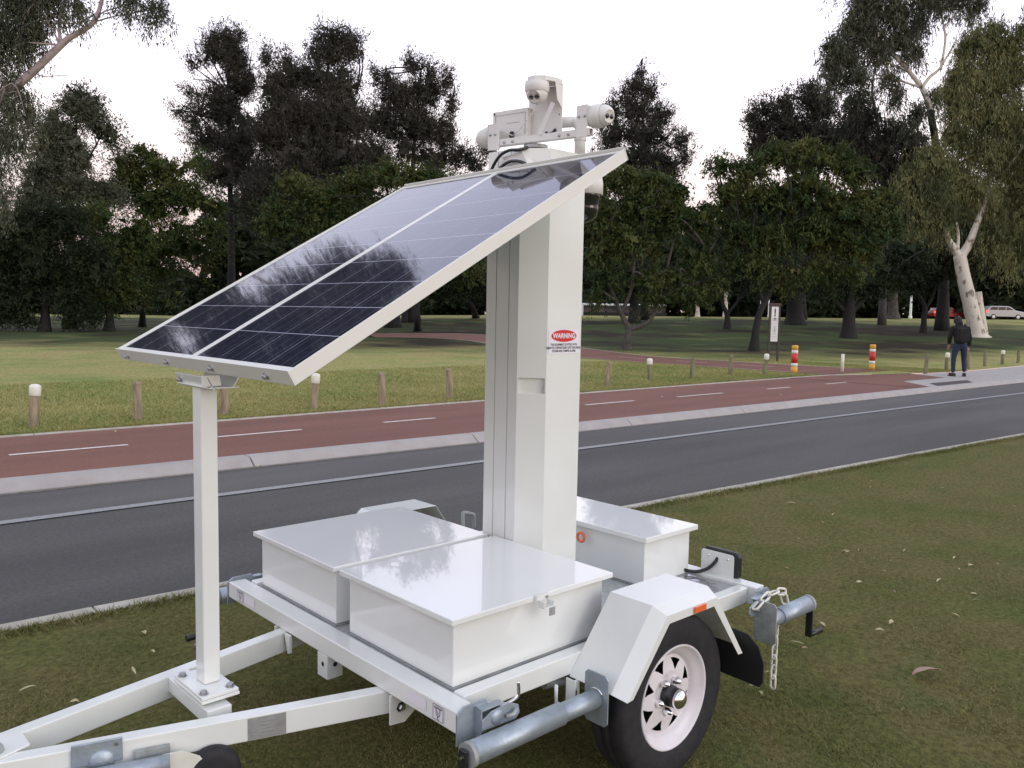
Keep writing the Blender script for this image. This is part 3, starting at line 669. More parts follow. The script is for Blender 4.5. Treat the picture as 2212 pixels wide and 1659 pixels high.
def turret(loc, base_dir, look, r=.05, lens=True, body=.05):
    """turret camera: base cup along base_dir, ball looking along look"""
    base_dir, look = Vector(base_dir).normalized(), Vector(look).normalized()
    c = Vector(loc)
    t = MB().lathe([(0, -body), (r*.98, -body), (r*1.02, -body*.5), (r*1.0, -.002), (r*.93, .004)], c, base_dir, 36).build('turret_camera', CP, T)
    bl = MB(); bl.lathe([(0, -r*.9)] + [(r*.90*math.sin(a), -r*.90*math.cos(a)) for a in np.linspace(.3, math.pi*.80, 14)] + [(r*.55, r*.77), (r*.52, r*.75), (0, r*.75)], c + base_dir*r*.12, look, 32)
    bl.build('camera_ball', CP, t)
    fc = c + base_dir*r*.12 + look*(r*.752)
    a, b = rect_frame(look)
    if abs(a.z) > abs(b.z): a, b = b, a
    for k in (-1, 1):
        MB().lathe([(r*.20, .0004), (r*.20, .002), (0, .003)], fc + a*k*r*.25, look, 16).build('camera_lens', 'lens_glass', t)
    return t
turret(hp(.305, .025, .108), e1, (-.15, -.93, -.25), r=.043, body=.042)
turret(hp(-.245, .010, .085), -e1, (-.2, .9, -.3), r=.043, body=.042)
turret(hp(.028, .052, .226), (0, 0, -1), (-.81, -.34, -.60), r=.047, body=.034)
# cowl above the top camera and its back plate
pb_ = MB(); hbox(pb_, -.065, .092, -.034, -.030, .060, .262); pb_.build('camera_plate', CP, T, .001)
cw = MB()
P2 = [(-.022, .0), (-.022, .075), (.0, .105), (.035, .112), (.07, .09), (.09, .05), (.092, 0)]
cw.prism(P2, hp(0, -.03, .262), e1, eb, ez, .018)
cw.prism([(0, .262), (.05, .262), (.036, .20), (0, .17)], hp(.088, -.03, 0), eb, ez, e1, .004)
cw.build('camera_cowl', CP, T, .004)
for a_, z_ in ((.08, .15), (-.055, .165)):
    MB().lathe([(0, .001), (.003, .001)], hp(a_, -.0298, z_), eb, 10, False).build('hole', 'ink_black', T)
MB().tube([hp(.02, -.029, .088), hp(.028, -.029, .078), hp(.05, -.029, .082), hp(.066, -.029, .095)], .006, 8).build('cable_slot', 'ink_black', T)
MB().bar(hp(.108, .060, .172), hp(.045, .058, .060), .020, .003, up=eb).build('strut', CP, T, .0008)
jb = MB(); hbox(jb, -.222, -.049, -.03, .0, .068, .188); jb = jb.build('junction_box', CP, T, .003)
jb2 = MB()
for a0, a1, z0, z1 in ((-.210, -.060, .170, .1715), (-.208, -.206, .10, .17), (-.062, -.060, .085, .17), (-.15, -.09, .135, .1363)): hbox(jb2, a0, a1, .0, .0012, z0, z1)
jb2.build('panel_line', 'dull_zinc', jb)
MB().lathe([(0, .0012), (.014, .0012), (.014, 0)], hp(-.125, .0, .088), eb, 24, False).build('cable_port', 'ink_black', jb)
MB().lathe([(0, .001), (.005, .001)], hp(-.214, .0, .178), eb, 12, False).build('hole', 'ink_black', jb)
MB().tube([hp(-.19, .01, .10), hp(-.16, .02, .102), hp(-.135, .015, .092), hp(-.118, .004, .083)], .0022, 8).build('thin_cable', CP, jb)
MB().tube([hp(-.118, .004, .083), hp(-.08, .02, .095), hp(-.03, .03, .13), hp(.0, .03, .16), hp(.02, .03, .19)], .0022, 8).build('thin_cable', CP, jb)
# conduit elbow at the near right
cpz = [hp(-.02, -.07, .132), hp(.05, -.08, .132), hp(.10, -.095, .132)] + [hp(.10 + .035*math.sin(t), -.1, .097 + .035*math.cos(t)) for t in np.linspace(.2, math.pi/2, 7)] + [hp(.135, -.1, .05), hp(.136, -.1, -.02)]
MB().tube(cpz, .0215, 20).build('conduit', CP, T)
MB().lathe([(.024, 0), (.024, .04)], hp(.1355, -.1, .055), (0, 0, 1), 20).build('conduit_collar', CP, T)
# ball camera under a white hood behind the mast
pz = MB(); pcx, pcy = 1.185, .655
pz.lathe([(0, 2.165), (.05, 2.162), (.070, 2.145), (.076, 2.115), (.076, 2.070), (.070, 2.068)], (pcx, pcy, 0), ez, 36)
pz = pz.build('hooded_camera', CP, T)
MB().lathe([(.066, 2.07), (.066, 2.05), (.061, 2.045), (.061, 2.015)] + [(.061*math.cos(a), 2.015 - .061*math.sin(a)) for a in np.linspace(.1, math.pi/2, 10)], (pcx, pcy, 0), ez, 32).build('smoked_dome', 'lens_glass', pz)
B((1.0565, .63, 2.09), (1.13, .68, 2.13), 'hood_arm', CP, pz, .002)
# cable drum and black cable loops at the front of the mast top
MB().lathe([(0, .012), (.075, .011), (.098, .004), (.100, -.005), (.100, -.03)], (.782, .655, 2.082), (-1, 0, 0), 40).build('cable_drum', CP, T)
MB().prism([(.555, 2.10), (.72, 2.172), (.60, 2.182)], (.774, 0, 0), (0, 1, 0), (0, 0, 1), (1, 0, 0), .004).build('drum_cover', CP, T)
L1 = [(.765, .78, 1.98), (.757, .775, 2.07), (.757, .755, 2.13), (.757, .71, 2.175), (.757, .655, 2.190), (.765, .61, 2.186), (.80, .60, 2.2)]
L2 = [(.768, .765, 1.98), (.758, .755, 2.07), (.757, .725, 2.115), (.757, .675, 2.143), (.757, .62, 2.146), (.757, .565, 2.128), (.760, .52, 2.08), (.765, .50, 2.02)]
def smooth_pts(P, n=24):
    P = [Vector(p) for p in P]; out = []
    for i in range(len(P) - 1):
        p0, p1, p2, p3 = P[max(i-1, 0)], P[i], P[i+1], P[min(i+2, len(P)-1)]
        for k in range(4):
            t = k/4; out.append(.5*((2*p1) + (p2-p0)*t + (2*p0-5*p1+4*p2-p3)*t*t + (3*p1-p0-3*p2+p3)*t**3))
    return out + [P[-1]]
for q in (L1, L2): MB().tube(smooth_pts(q), .0062, 10).build('cable', 'black_plastic', T)

# fenders
FX = (.5152, .7105, 1.0205, 1.2062); FZ0, FZ1, FZ3 = .397, .6375, .3822
fi, fb, fo = .0545, -.123, -.173; zin = .025
def fender(mir):
    my = (lambda y: W_ - y) if mir else (lambda y: y)
    XY = [(FX[0], FZ0), (FX[1], FZ1), (FX[2], FZ1), (FX[3], FZ3)]
    Vi = [(x, my(fi), z) for x, z in XY]; Vb = [(x, my(fb), z) for x, z in XY]
    cxm = (FX[1] + FX[2]) / 2
    Vo = []; Vl = []
    for k, (x, z) in enumerate(XY):
        dx = .014 if x < cxm else -.014
        Vo.append((x + (dx if k in (1, 2) else dx*1.5), my(fo), z - (zin if k in (1, 2) else zin*.66)))
        Vl.append((Vo[-1][0] + (.028 if x < cxm else -.028)*(.55 if k in (1, 2) else 1), my(fo), Vo[-1][2] - (.029 if k in (1, 2) else -.002)))
    mb = MB(); V = Vi + Vb + Vo + Vl
    mb.add(V, [(a*4+i, a*4+i+1, (a+1)*4+i+1, (a+1)*4+i) for a in range(3) for i in range(3)])
    o = mb.build('fender', WP, T); so_ = o.modifiers.new('solid', 'SOLIDIFY'); so_.thickness = .0025; so_.offset = -1
    bv = o.modifiers.new('bevel', 'BEVEL'); bv.width = .004; bv.segments = 2; bv.limit_method = 'ANGLE'; bv.angle_limit = R(20)
    if not mir:
        B((.868, fo - .008, .5885), (.934, fo - .0026, .610), 'marker_light', 'orange_lens', o, .002)
    return o
fender(False); fender(True)
for my in ((lambda y: y), (lambda y: W_ - y)):
    a, b = sorted((my(.018), my(.014)))
    MB().box((.463, min(my(.02), my(-.02)), .340), (.467, max(my(.02), my(-.02)), .42)).box((.467, a, .340), (.523, b, .40)).build('fender_bracket', WP, T, .001)
    sg = -1 if my(0) == 0 else 1
    MB().lathe([(0, .008), (.008, .008), (.010, .006), (.010, .001), (.014, .001), (.014, 0)], (.497, my(.014), .362), (0, sg, 0), 6, False).build('bolt', 'bolt_steel', T)
    MB().tube([(.43, my(.03), .40), (.43, my(.03), .345), (.445, my(.02), .335)], .006, 8).build('brake_rod', WP, T)
    fl = MB(); P_ = [(-.215, .238), (-.228, .26), (-.228, .33), (-.205, .385), (-.16, .42), (.03, .43), (.03, .248), (-.06, .242)]
    fl.prism([(my(a), b) for a, b in P_], (1.235, 0, 0), (0, 1, 0), (0, 0, 1), (1, 0, 0), .005)
    fl.build('mudflap', 'mudflap_rubber', T)
# wheels
def wheel(yf, sgn):
    """yf: outer face of the rim, sgn: outward direction along y"""
    ax = (0, sgn, 0); c = (.8425, yf, .29); Rt = .284
    t = MB()
    prof = [(.176, -.142), (.200, -.152), (.245, -.150), (.270, -.136), (Rt, -.118), (Rt+.001, -.115), (Rt+.001, -.088), (Rt-.006, -.086), (Rt-.006, -.080), (Rt+.001, -.078), (Rt+.001, -.052), (Rt-.006, -.050), (Rt-.006, -.044), (Rt, -.042), (Rt-.002, -.022), (.274, .000), (.255, .006), (.232, .009), (.205, .007), (.185, .002), (.176, -.002), (.172, -.008)]
    t.lathe(prof, c, ax, 72); t = t.build('wheel', 'rubber', T)
    # steel sunraysia style rim: outer lip, stepped barrel, dished disc with eight triangular openings
    rm = MB(); seg = 96
    rm.lathe([(.1790, -.004), (.1790, .003), (.1755, .004), (.1700, .0), (.1660, -.009), (.1600, -.012), (.1530, -.022), (.1440, -.025), (.1400, -.036), (.1370, -.041)], c, ax, seg)
    seg = 240; a_, b_ = rect_frame(ax); C_ = Vector(c); AX = Vector(ax)
    def ring(r_, h_): return [C_ + AX*h_ + (a_*math.cos(2*math.pi*k/seg) + b_*math.sin(2*math.pi*k/seg))*r_ for k in range(seg)]
    rr = [(.137, -.041), (.1275, -.0365)] + [(r_, -.0365 + (.1275 - r_) * .26) for r_ in np.linspace(.1245, .0860, 24)] + [(.078, -.025), (.070, -.029), (.058, -.033), (.030, -.033)]
    V = []; [V.extend(ring(*q)) for q in rr]; F_ = []
    for i in range(len(rr) - 1):
        rmid = (rr[i][0] + rr[i+1][0]) / 2
        for k in range(seg):
            ph = ((k + .5) % 30) - 15; tt_ = (rmid - .090) / .0375
            tt_ = (rmid - .088) / .036; wdt = (1.0 + 7.8 * tt_)
            if .088 <= rmid <= .1245 and abs(ph) < wdt: continue
            F_.append((i*seg+k, i*seg+(k+1) % seg, (i+1)*seg+(k+1) % seg, (i+1)*seg+k))
    rm.add(V, F_, True); rim = rm.build('rim', 'rim_paint', t)
    MB().lathe([(.0, -.10), (.165, -.10), (.165, -.07)], c, ax, 40).build('brake_backing', 'mudflap_rubber', t)
    MB().lathe([(.036, -.034), (.036, -.008), (.034, -.008), (.034, .016)], c, ax, 28).build('hub', 'black_plastic', t)
    MB().lathe([(.0335, .014), (.0335, .022), (.031, .028), (.022, .036), (.010, .041), (0, .042)], c, ax, 28).build('hub_cap', 'chrome', t)
    for k in range(5):
        w = 2*math.pi*(k + .15)/5; q = C_ + (a_*math.cos(w) + b_*math.sin(w))*.056 + AX*-.031
        MB().lathe([(.0135, 0), (.0135, .014), (.011, .018), (.009, .026), (0, .030)], q, ax, 12).build('wheel_nut', 'chrome', t)
    return t
wheel(-.128, -1); wheel(W_ + .128, 1)
B((.81, -.0, .26), (.875, W_ - .0, .32), 'axle', 'dull_zinc', T, .004)
for y0 in (.08, W_ - .13):
    MB().tube([(.45, y0 + .025, .37), (.65, y0 + .025, .34), (.84, y0 + .025, .33), (1.03, y0 + .025, .34), (1.25, y0 + .025, .37)], .016, 8).build('leaf_spring', 'dull_zinc', T)

# swing-down stabiliser legs, stowed horizontal
def leg(front, mir):
    my = (lambda y: W_ - y) if mir else (lambda y: y); g = empty('stabiliser_leg', (0, 0, 0), T)
    yc = my(-.079); zc = .377
    if front: xa, xst, xf = -.018, .335, .500
    else: xa, xst, xf = 1.835, 1.60, 1.500
    d = 1 if front else -1
    MB().tube([(xa, yc, zc), (xst, yc, zc)], .0335, 28).build('outer_tube', 'galvanised', g)
    MB().tube([(xst, yc, zc), (xf - d*.003, yc, zc)], .0290, 28).build('inner_tube', 'galvanised', g)
    MB().tube([(xa - d*.010, yc, zc), (xa + d*.006, yc, zc)], .0355, 28).build('end_cap', 'dull_zinc', g)
    w = [math.pi*k/5 for k in range(6)]
    yy = sorted((my(-.126), my(-.030)))
    P = [(yy[0]+.012, .294), (yy[1]-.012, .294), (yy[1], .306), (yy[1], .446), (yy[1]-.012, .458), (yy[0]+.012, .458), (yy[0], .446), (yy[0], .306)]
    MB().prism(P, (xf - .003, 0, 0), (0, 1, 0), (0, 0, 1), (1, 0, 0), .006).build('foot_plate', 'galvanised' if front else 'dull_zinc', g, .001)
    MB().tube([Vector((xf - d*.004, yc + .031*math.cos(t), zc + .031*math.sin(t))) for t in np.linspace(.2, 2.6, 10)], .003, 6).build('weld_bead', 'chrome', g)
    # crank handle
    xe = xa - d*.022
    ck = MB(); ck.bar((xe, yc, zc + .022), (xe, yc, zc - .150), .030, .012, up=(1, 0, 0)); ck = ck.build('crank_arm', 'black_plastic', g, .004)
    MB().tube([(xe - d*.004, yc, zc - .142), (xe - d*.105, yc - .0, zc - .146)], [.011, .014], 14).build('crank_grip', 'black_plastic', ck)
    MB().lathe([(0, .004), (.005, .004), (.005, 0)], (xe - d*.006, yc, zc), (-d, 0, 0), 8, False).build('screw', 'chrome', ck)
    # swivel bracket
    x0 = 0 if front else 1.65; f = 1 if front else -1
    sw = MB(); y_ = sorted((my(-.001), my(-.007)))
    sw.prism([(x0 + f*-.004, .362), (x0 + f*.105, .372), (x0 + f*.120, .44), (x0 + f*.10, .472), (x0 + f*.02, .472), (x0 - f*.004, .455)], (0, y_[0], 0), (1, 0, 0), (0, 0, 1), (0, 1, 0), .006)
    y2 = sorted((my(-.034), my(-.040)))
    sw.prism([(x0 + f*.060, .40), (x0 + f*.19, .395), (x0 + f*.205, .41), (x0 + f*.20, .435), (x0 + f*.165, .452), (x0 + f*.095, .447), (x0 + f*.060, .43)], (0, y2[0], 0), (1, 0, 0), (0, 0, 1), (0, 1, 0), .005)
    y3 = sorted((my(-.007), my(-.034)))
    sw.box((min(x0 + f*.060, x0 + f*.066), y3[0], .37), (max(x0 + f*.060, x0 + f*.066), y3[1], .462))
    sw.box((min(x0 + f*.066, x0 + f*.150), y3[0], .452), (max(x0 + f*.066, x0 + f*.150), y3[1], .456))
    sw.build('swivel_bracket', 'galvanised', g, .001)
    MB().lathe([(0, .006), (.020, .006), (.022, .0)], (x0 + f*.115, my(-.040), .425), (0, -1 if not mir else 1, 0), 24).build('swivel_boss', 'galvanised', g)
    MB().tube([(x0 + f*.145, my(-.046), .418), (x0 + f*.165, my(-.055), .422), (x0 + f*.185, my(-.050), .430)], .007, 8).build('lock_lug', 'dull_zinc', g)
    P = [(x0 + f*.155, my(-.01), .432), (x0 + f*.185, my(-.02), .440), (x0 + f*.205, my(-.03), .455), (x0 + f*.208, my(-.03), .475), (x0 + f*.205, my(-.03), .500)]
    if front: MB().tube(smooth_pts(P), .0052, 10).build('locking_pin', 'chrome', g)
    return g
for a in (True, False):
    for b in (False, True): leg(a, b)
MB().tube(smooth_pts([(.02, -.13, .318), (.05, -.14, .322), (.075, -.135, .310), (.07, -.13, .295), (.03, -.125, .285)]), .0035, 8).build('retaining_clip', 'chrome', T)
MB().tube(smooth_pts([(1.25, 1.49, .45), (1.25, 1.50, .54), (1.262, 1.50, .552), (1.315, 1.50, .535), (1.325, 1.50, .520), (1.325, 1.50, .45)]), .010, 10).build('tie_rail', 'dull_zinc', T)

# safety chain at the rear near corner
def link_mesh():
    P = []; a_, r_ = .0165, .0125
    for t in np.linspace(0, math.pi, 8): P.append((r_*math.cos(t), 0, a_ + r_*math.sin(t)))
    for t in np.linspace(math.pi, 2*math.pi, 8): P.append((r_*math.cos(t), 0, -a_ + r_*math.sin(t)))
    return MB().tube(P, .0046, 8, closed=True).mesh('chain_link', 'cap_white')
lk = link_mesh(); ch = empty('safety_chain', (0, 0, 0), T)
def links(pts):
    for k, (p, d) in enumerate(pts):
        o = bpy.data.objects.new('chain_link', lk); COL.objects.link(o); o.parent = ch; o.location = p
        q = Vector((0, 0, 1)).rotation_difference(Vector(d)) @ Matrix.Rotation(R(75 + 90*(k % 2)), 3, 'Z').to_quaternion()
        o.rotation_mode = 'QUATERNION'; o.rotation_quaternion = q
links([((1.640, -.045, .335 - .0425*k), (0.02*(k % 2), 0, 1)) for k in range(7)])
pa = [Vector(p) for p in ((1.31, -.03, .505), (1.40, -.035, .515), (1.48, -.04, .525), (1.60, -.05, .500), (1.64, -.05, .46))]
pa = [Vector(p) for p in ((1.43, -.05, .418), (1.50, -.055, .452), (1.56, -.06, .472), (1.63, -.07, .470), (1.655, -.07, .435))]
sp_ = smooth_pts(pa); dist = 0; last = sp_[0]; out = []; acc = 0
for i in range(1, len(sp_)):
    seg_ = (sp_[i] - sp_[i-1]); acc += seg_.length
    if acc >= .042: out.append((sp_[i], seg_)); acc = 0
links(out)

# tail light bracket at the rear near corner
MB().prism([(.150, .460), (.312, .460), (.312, .560), (.304, .568), (.158, .568), (.150, .560)], (1.622, 0, 0), (0, 1, 0), (0, 0, 1), (1, 0, 0), .004).build('lamp_plate', WP, T, .001)
tl = MB(); tl.prism([(.128, .478), (.145, .462), (.29, .462), (.305, .475), (.305, .570), (.29, .580), (.145, .580), (.128, .565)], (1.627, 0, 0), (0, 1, 0), (0, 0, 1), (1, 0, 0), .028); tl = tl.build('tail_light', 'black_plastic', T, .008)
B((1.6555, .14, .485), (1.660, .295, .56), 'light_lens', 'red_plastic', tl)
for yy in (.178, .275):
    MB().lathe([(0, .003), (.005, .003), (.006, 0)], (1.622, yy, .545), (-1, 0, 0), 10).build('screw', 'chrome', T)
MB().lathe([(0, .001), (.007, .001)], (1.622, .232, .538), (-1, 0, 0), 14, False).build('hole', 'ink_black', T)
MB().tube(smooth_pts([(1.545, .352, .478), (1.555, .33, .474), (1.575, .30, .474), (1.60, .265, .49), (1.616, .240, .520), (1.624, .232, .538)]), .0075, 10).build('cable', 'black_plastic', T)
MB().prism([(.150 + 1.02, .460), (.312 + 1.02, .460), (.312 + 1.02, .565), (.150 + 1.02, .565)], (1.622, 0, 0), (0, 1, 0), (0, 0, 1), (1, 0, 0), .004).build('lamp_plate', WP, T, .001)
MB().tube([Vector((1.235, .672 + .020*math.cos(t), .605 + .020*math.sin(t))) for t in np.linspace(0, 2*math.pi, 20, endpoint=False)], .006, 8, closed=True).build('orange_cable_end', 'orange_lens', T)

# jockey wheel stowed against the near drawbar arm
jw = empty('jockey_wheel', (0, 0, 0), T); ad = Vector((1.28, -.39, 0)).normalized(); an = Vector((-.39, -1.28, 0)).normalized()
def jp(x, off, z): return Vector((x, armout(x), z)) + an*off
c = jp(-.765, .006, .375); MB().obox(c, ad, an, ez, .062, .004, .032).build('clamp_plate', 'galvanised', jw, .002)
MB().lathe([(0, .006), (.03, .006), (.032, 0)], jp(-.755, .010, .350), an, 28).build('clamp_boss', 'galvanised', jw)
MB().lathe([(0, .003), (.005, .003)], jp(-.72, .010, .392), an, 8).build('bolt', 'bolt_steel', jw)
MB().tube([jp(-.88, .045, .325), jp(-.595, .045, .325)], .026, 24).build('jockey_tube', 'galvanised', jw)
MB().obox(jp(-.635, .012, .352), ad, an, ez, .045, .006, .012).build('tube_cradle', 'dull_zinc', jw, .002)
fk = MB().prism([(-.02, -.035), (-.02, .03), (.03, .03), (.075, .005), (.12, -.05), (.12, -.09)], jp(-.592, .035, .32), ad, ez, an, .006).build('wheel_fork', 'cap_white', jw)
MB().lathe([(0, -.022), (.05, -.024), (.068, -.020), (.075, -.010), (.075, .010), (.068, .020), (.05, .024), (0, .022)], jp(-.485, .0, .262) + an*.02, an, 36).build('wheel', 'rubber', jw)

for o in set(bpy.data.objects) - _made:
    if o.parent is T: o.location = Vector(o.location) + Vector((-.8, -.74, 0))

# ------------------------------------------------------------------ trees
def unit(v): return v / np.maximum(np.linalg.norm(v, axis=-1, keepdims=True), 1e-9)
def leaves(blobs, depth, n_scale, ll, lw, droop, seed, spread=.42, vstretch=1., up=0., holes=.0, per=26, flat=0., fill=1.):
    """loose leaf triangles set along twigs (sprigs) spread through the volumes of the crown, and bigger inner foliage"""
    mid = 30 < depth < 80
    if mid: n_scale, ll, lw = n_scale * 1.25, ll * .80, lw * .85
    g = np.random.default_rng(seed); out = []
    ph = g.uniform(0, 6.28, 9); kx = g.normal(0, 2.4, (9, 3)); sc = depth / 45
    rot = lambda P: P[:, :1]*np.array([.735, -.678, 0]) + P[:, 1:2]*np.array([.679, .734, 0]) + P[:, 2:]*np.array([0, 0, 1])
    hole = lambda P: np.sin(P @ kx.T / 2.2 + ph).sum(1) / 3 > -1.6 + holes*1.6
    for b in blobs:
        u, v, ru, rv = b[:4]; d = depth + (b[4] if len(b) > 4 else 0)
        c = at(u, v, d); sx = ru / FPX * d; sz = rv / FPX * d; sy = (sx + sz) / 2 * .9; S = np.array([sx, sy, sz])
        area = math.pi * ru * rv / 4.66
        n = int(area * n_scale); nc = max(6, n // per)
        dr = unit(g.normal(size=(nc, 3))); rad = g.random(nc) ** .40 * g.uniform(.74, 1.06, nc)
        Pc = c + rot(dr * rad[:, None] * S)
        k = hole(Pc); Pc = Pc[k]
        if len(Pc):
            od = unit(Pc - c)
            A = unit(od * .8 + g.normal(size=Pc.shape) * .45 + np.array([0, 0, up * 2.2 - droop * .9]))
            sl = spread * 2.3 * g.uniform(.6, 1.5, len(Pc)) * sc * (1 + .25 * vstretch); sw = spread * .42 * g.uniform(.7, 1.4, len(Pc)) * sc
            idx = np.repeat(np.arange(len(Pc)), per); m_ = len(idx)
            t = g.uniform(-.5, .5, m_); wdt = (1 - 1.1 * np.abs(t + .05)) 
            off = np.clip(g.normal(size=(m_, 3)), -1.6, 1.6) * (sw[idx] * wdt)[:, None]
            if flat: off[:, 2] *= (1 - .6 * flat)
            P = Pc[idx] + A[idx] * (t * sl[idx])[:, None] + off
            P[:, 2] -= droop * .35 * sl[idx] * (t + .5) ** 2
            dirn = unit(A[idx] * .9 + g.normal(size=(m_, 3)) * .55 + np.array([0, 0, -droop * .8]))
            nrm = g.normal(size=(m_, 3)) * (1 - flat) + flat * (np.array([0, 0, 1.2]) + od[idx] * .5)
            side = unit(np.cross(dirn, nrm)); l_ = ll * g.uniform(.6, 1.35, m_) * sc; w_ = lw * g.uniform(.6, 1.35, m_) * sc
            a = P - dirn * l_[:, None] / 2
            out.append(np.stack([a - side * w_[:, None]/2, a + side * w_[:, None]/2, P + dirn * l_[:, None]/2], axis=1))
        if fill and mid:      # denser, larger foliage well inside the crown
            ni = max(4, int(area / 30 * 1.5 * fill)); dr = unit(g.normal(size=(ni, 3)))
            Pi = c + rot(dr * (g.random(ni) ** .5 * .70)[:, None] * S); Pi = Pi[hole(Pi)]; m_ = len(Pi)
            if m_:
                a1 = unit(g.normal(size=(m_, 3))); a2 = unit(np.cross(a1, g.normal(size=(m_, 3)))); r1 = np.minimum(g.uniform(.2, .42, m_) * sc, .30 * min(sx, sz))[:, None]
                out.append(np.stack([Pi - a1*r1 - a2*r1*.5, Pi + a1*r1 - a2*r1*.4, Pi + a2*r1*.9], axis=1))
    return np.concatenate(out)
def tree(name, label, group, ubase, dbase, trunk, blobs, depth, leaf, bark='bark_dark', n=1.1, ll=.24, lw=.085, droop=.2, seed=1, spread=.42, vst=1., up=0., holes=0., twigs=10, rbase=.25, per=26, lower=None, flat=0.):
    g = random.Random(seed); gb = ground_at(ubase, dbase)
    root = empty(name, tuple(gb), label=label, category='tree')
    if group: root['group'] = group
    off = -gb
    mb = MB()
    def P3(q): return Vector(at(q[0], q[1], q[2] if len(q) > 2 else depth))
    for k, (pts, r0, r1) in enumerate(trunk):
        P = [P3(q) for q in pts]
        if k == 0: P[0] = Vector(gb) - Vector((0, 0, .15))
        Q = smooth_pts(P); m_ = len(Q)
        rr = [(r0 + (r1 - r0) * (i / (m_ - 1)) ** (.8 if depth > 20 else .55)) * (1 + (.55 * max(0, 1 - i / 3) if k == 0 else 0)) for i in range(m_)]
        if k == 0 and lower:
            lo_ = MB().tube(Q, rr, 12).build('trunk', lower, root); lo_.location = off; continue
        mb.tube(Q, rr, 12 if r0 > .15 else 8)
    tips = [Vector(at(*t[0][-1][:2], (t[0][-1][2] if len(t[0][-1]) > 2 else depth))) for t in trunk]
    trunk_pts = [q for t in trunk for q in [P3(x) for x in t[0][1:]]]
    for k in range(min(twigs, len(blobs) * 3)):
        b = blobs[k % len(blobs)]; c = Vector(at(b[0], b[1], depth + (b[4] if len(b) > 4 else 0)))
        s0 = min(trunk_pts, key=lambda q: (q - c).length + max(0, q.z - c.z) * 2)
        e_ = c + Vector((g.uniform(-1, 1) * b[2], g.uniform(-1, 1) * b[2], g.uniform(-.4, .8) * b[3])) * (depth / FPX * .7)
        mid = s0.lerp(e_, .5) + Vector((g.uniform(-.4, .4), g.uniform(-.4, .4), g.uniform(-.1, .6)))
        mb.tube(smooth_pts([s0, mid, e_]), [(.075 - .0065*i) * (1 if depth > 20 else .3) for i in range(9)], 6)
    tr = mb.build('limbs' if lower else 'trunk', bark, root); tr.location = off
    V = leaves(blobs, depth, n, ll, lw, droop, seed, spread, vst, up, holes, per, flat)
    cr = tri_mesh('crown', V, leaf, root); cr.location = off
    return root

GL = 'trees across the park'
tree('casuarina_tree', 'tall dense dark tree outside the left edge, mirrored in the solar panel', None, -330, 46,
     [([(-330, 700), (-330, 500), (-325, 200), (-320, -60)], .4, .08), ([(-328, 300), (-240, 150), (-200, 60)], .12, .05)],
     [(-330, -120, 50, 50), (-370, -40, 60, 60), (-290, -60, 60, 60), (-250, 40, 60, 60), (-330, 40, 90, 80), (-410, 80, 80, 80), (-200, 120, 50, 50), (-290, 160, 100, 80), (-390, 220, 100, 80), (-220, 240, 70, 70), (-300, 330, 110, 90), (-180, 360, 60, 70), (-400, 400, 100, 90), (-260, 480, 110, 80), (-160, 520, 70, 80), (-340, 580, 120, 80)],
     46, 'leaf_dark', n=.8, seed=41, holes=.3, ll=.34, lw=.12, up=.2)
tree('casuarina_tree', 'second tall tree outside the left edge, beyond the first', None, -620, 50,
     [([(-620, 700), (-620, 400), (-620, 0)], .4, .08)],
     [(-620, -60, 80, 90), (-560, 60, 90, 90), (-690, 60, 90, 90), (-620, 200, 130, 100), (-540, 330, 100, 90), (-680, 360, 110, 100), (-600, 520, 150, 110)],
     50, 'leaf_dark', n=.6, seed=42, holes=.3, ll=.4, lw=.14, up=.2)
tree('gum_tree', 'nearest gum tree whose pale limb and hanging leaves lean in at the top left corner', None, -190, 18,
     [([(-190, 900), (-180, 600), (-120, 330), (-40, 240), (0, 212), (59, 166), (132, 97), (155, 79), (202, 48), (221, -5), (230, -70)], .20, .030),
      ([(202, 48), (240, 37), (274, 30), (330, 22)], .022, .008), ([(202, 48), (225, 25), (290, 8)], .03, .01),
      ([(132, 97), (128, 52), (140, 0), (150, -50)], .05, .02), ([(127, 50), (170, 50), (215, 38)], .02, .008), ([(76, 159), (100, 166), (128, 163), (152, 164)], .018, .005),
      ([(128, 97), (110, 60), (60, 20)], .03, .01),],
     [(30, 30, 60, 50), (85, 15, 60, 30), (15, 95, 40, 45), (75, 85, 35, 28), (60, 60, 40, 40), (50, 115, 28, 28), (170, 25, 35, 28), (290, 12, 48, 20), (338, 30, 32, 34), (255, 5, 35, 12), (120, 5, 40, 20),
      (25, 190, 30, 25), (50, 225, 38, 34), (15, 250, 36, 40), (65, 262, 24, 24), (10, 310, 34, 34), (50, 315, 25, 22), (-20, 380, 40, 50), (5, 440, 26, 34), (-60, 100, 80, 90), (-60, 300, 60, 100), (60, -60, 120, 50), (-130, 10, 60, 120), (-140, 240, 60, 100), (60, -120, 130, 70), (210, -150, 110, 80), (350, -190, 100, 80), (120, -250, 150, 90), (280, -300, 130, 90), (-80, -200, 140, 120), (420, -290, 100, 80), (40, -400, 160, 100), (220, -430, 150, 90)],
     18, 'leaf_gum', 'bark_pink', n=1.75, ll=.23, lw=.065, droop=1.3, seed=11, spread=.40, vst=1.6, holes=.35, twigs=22, per=18)
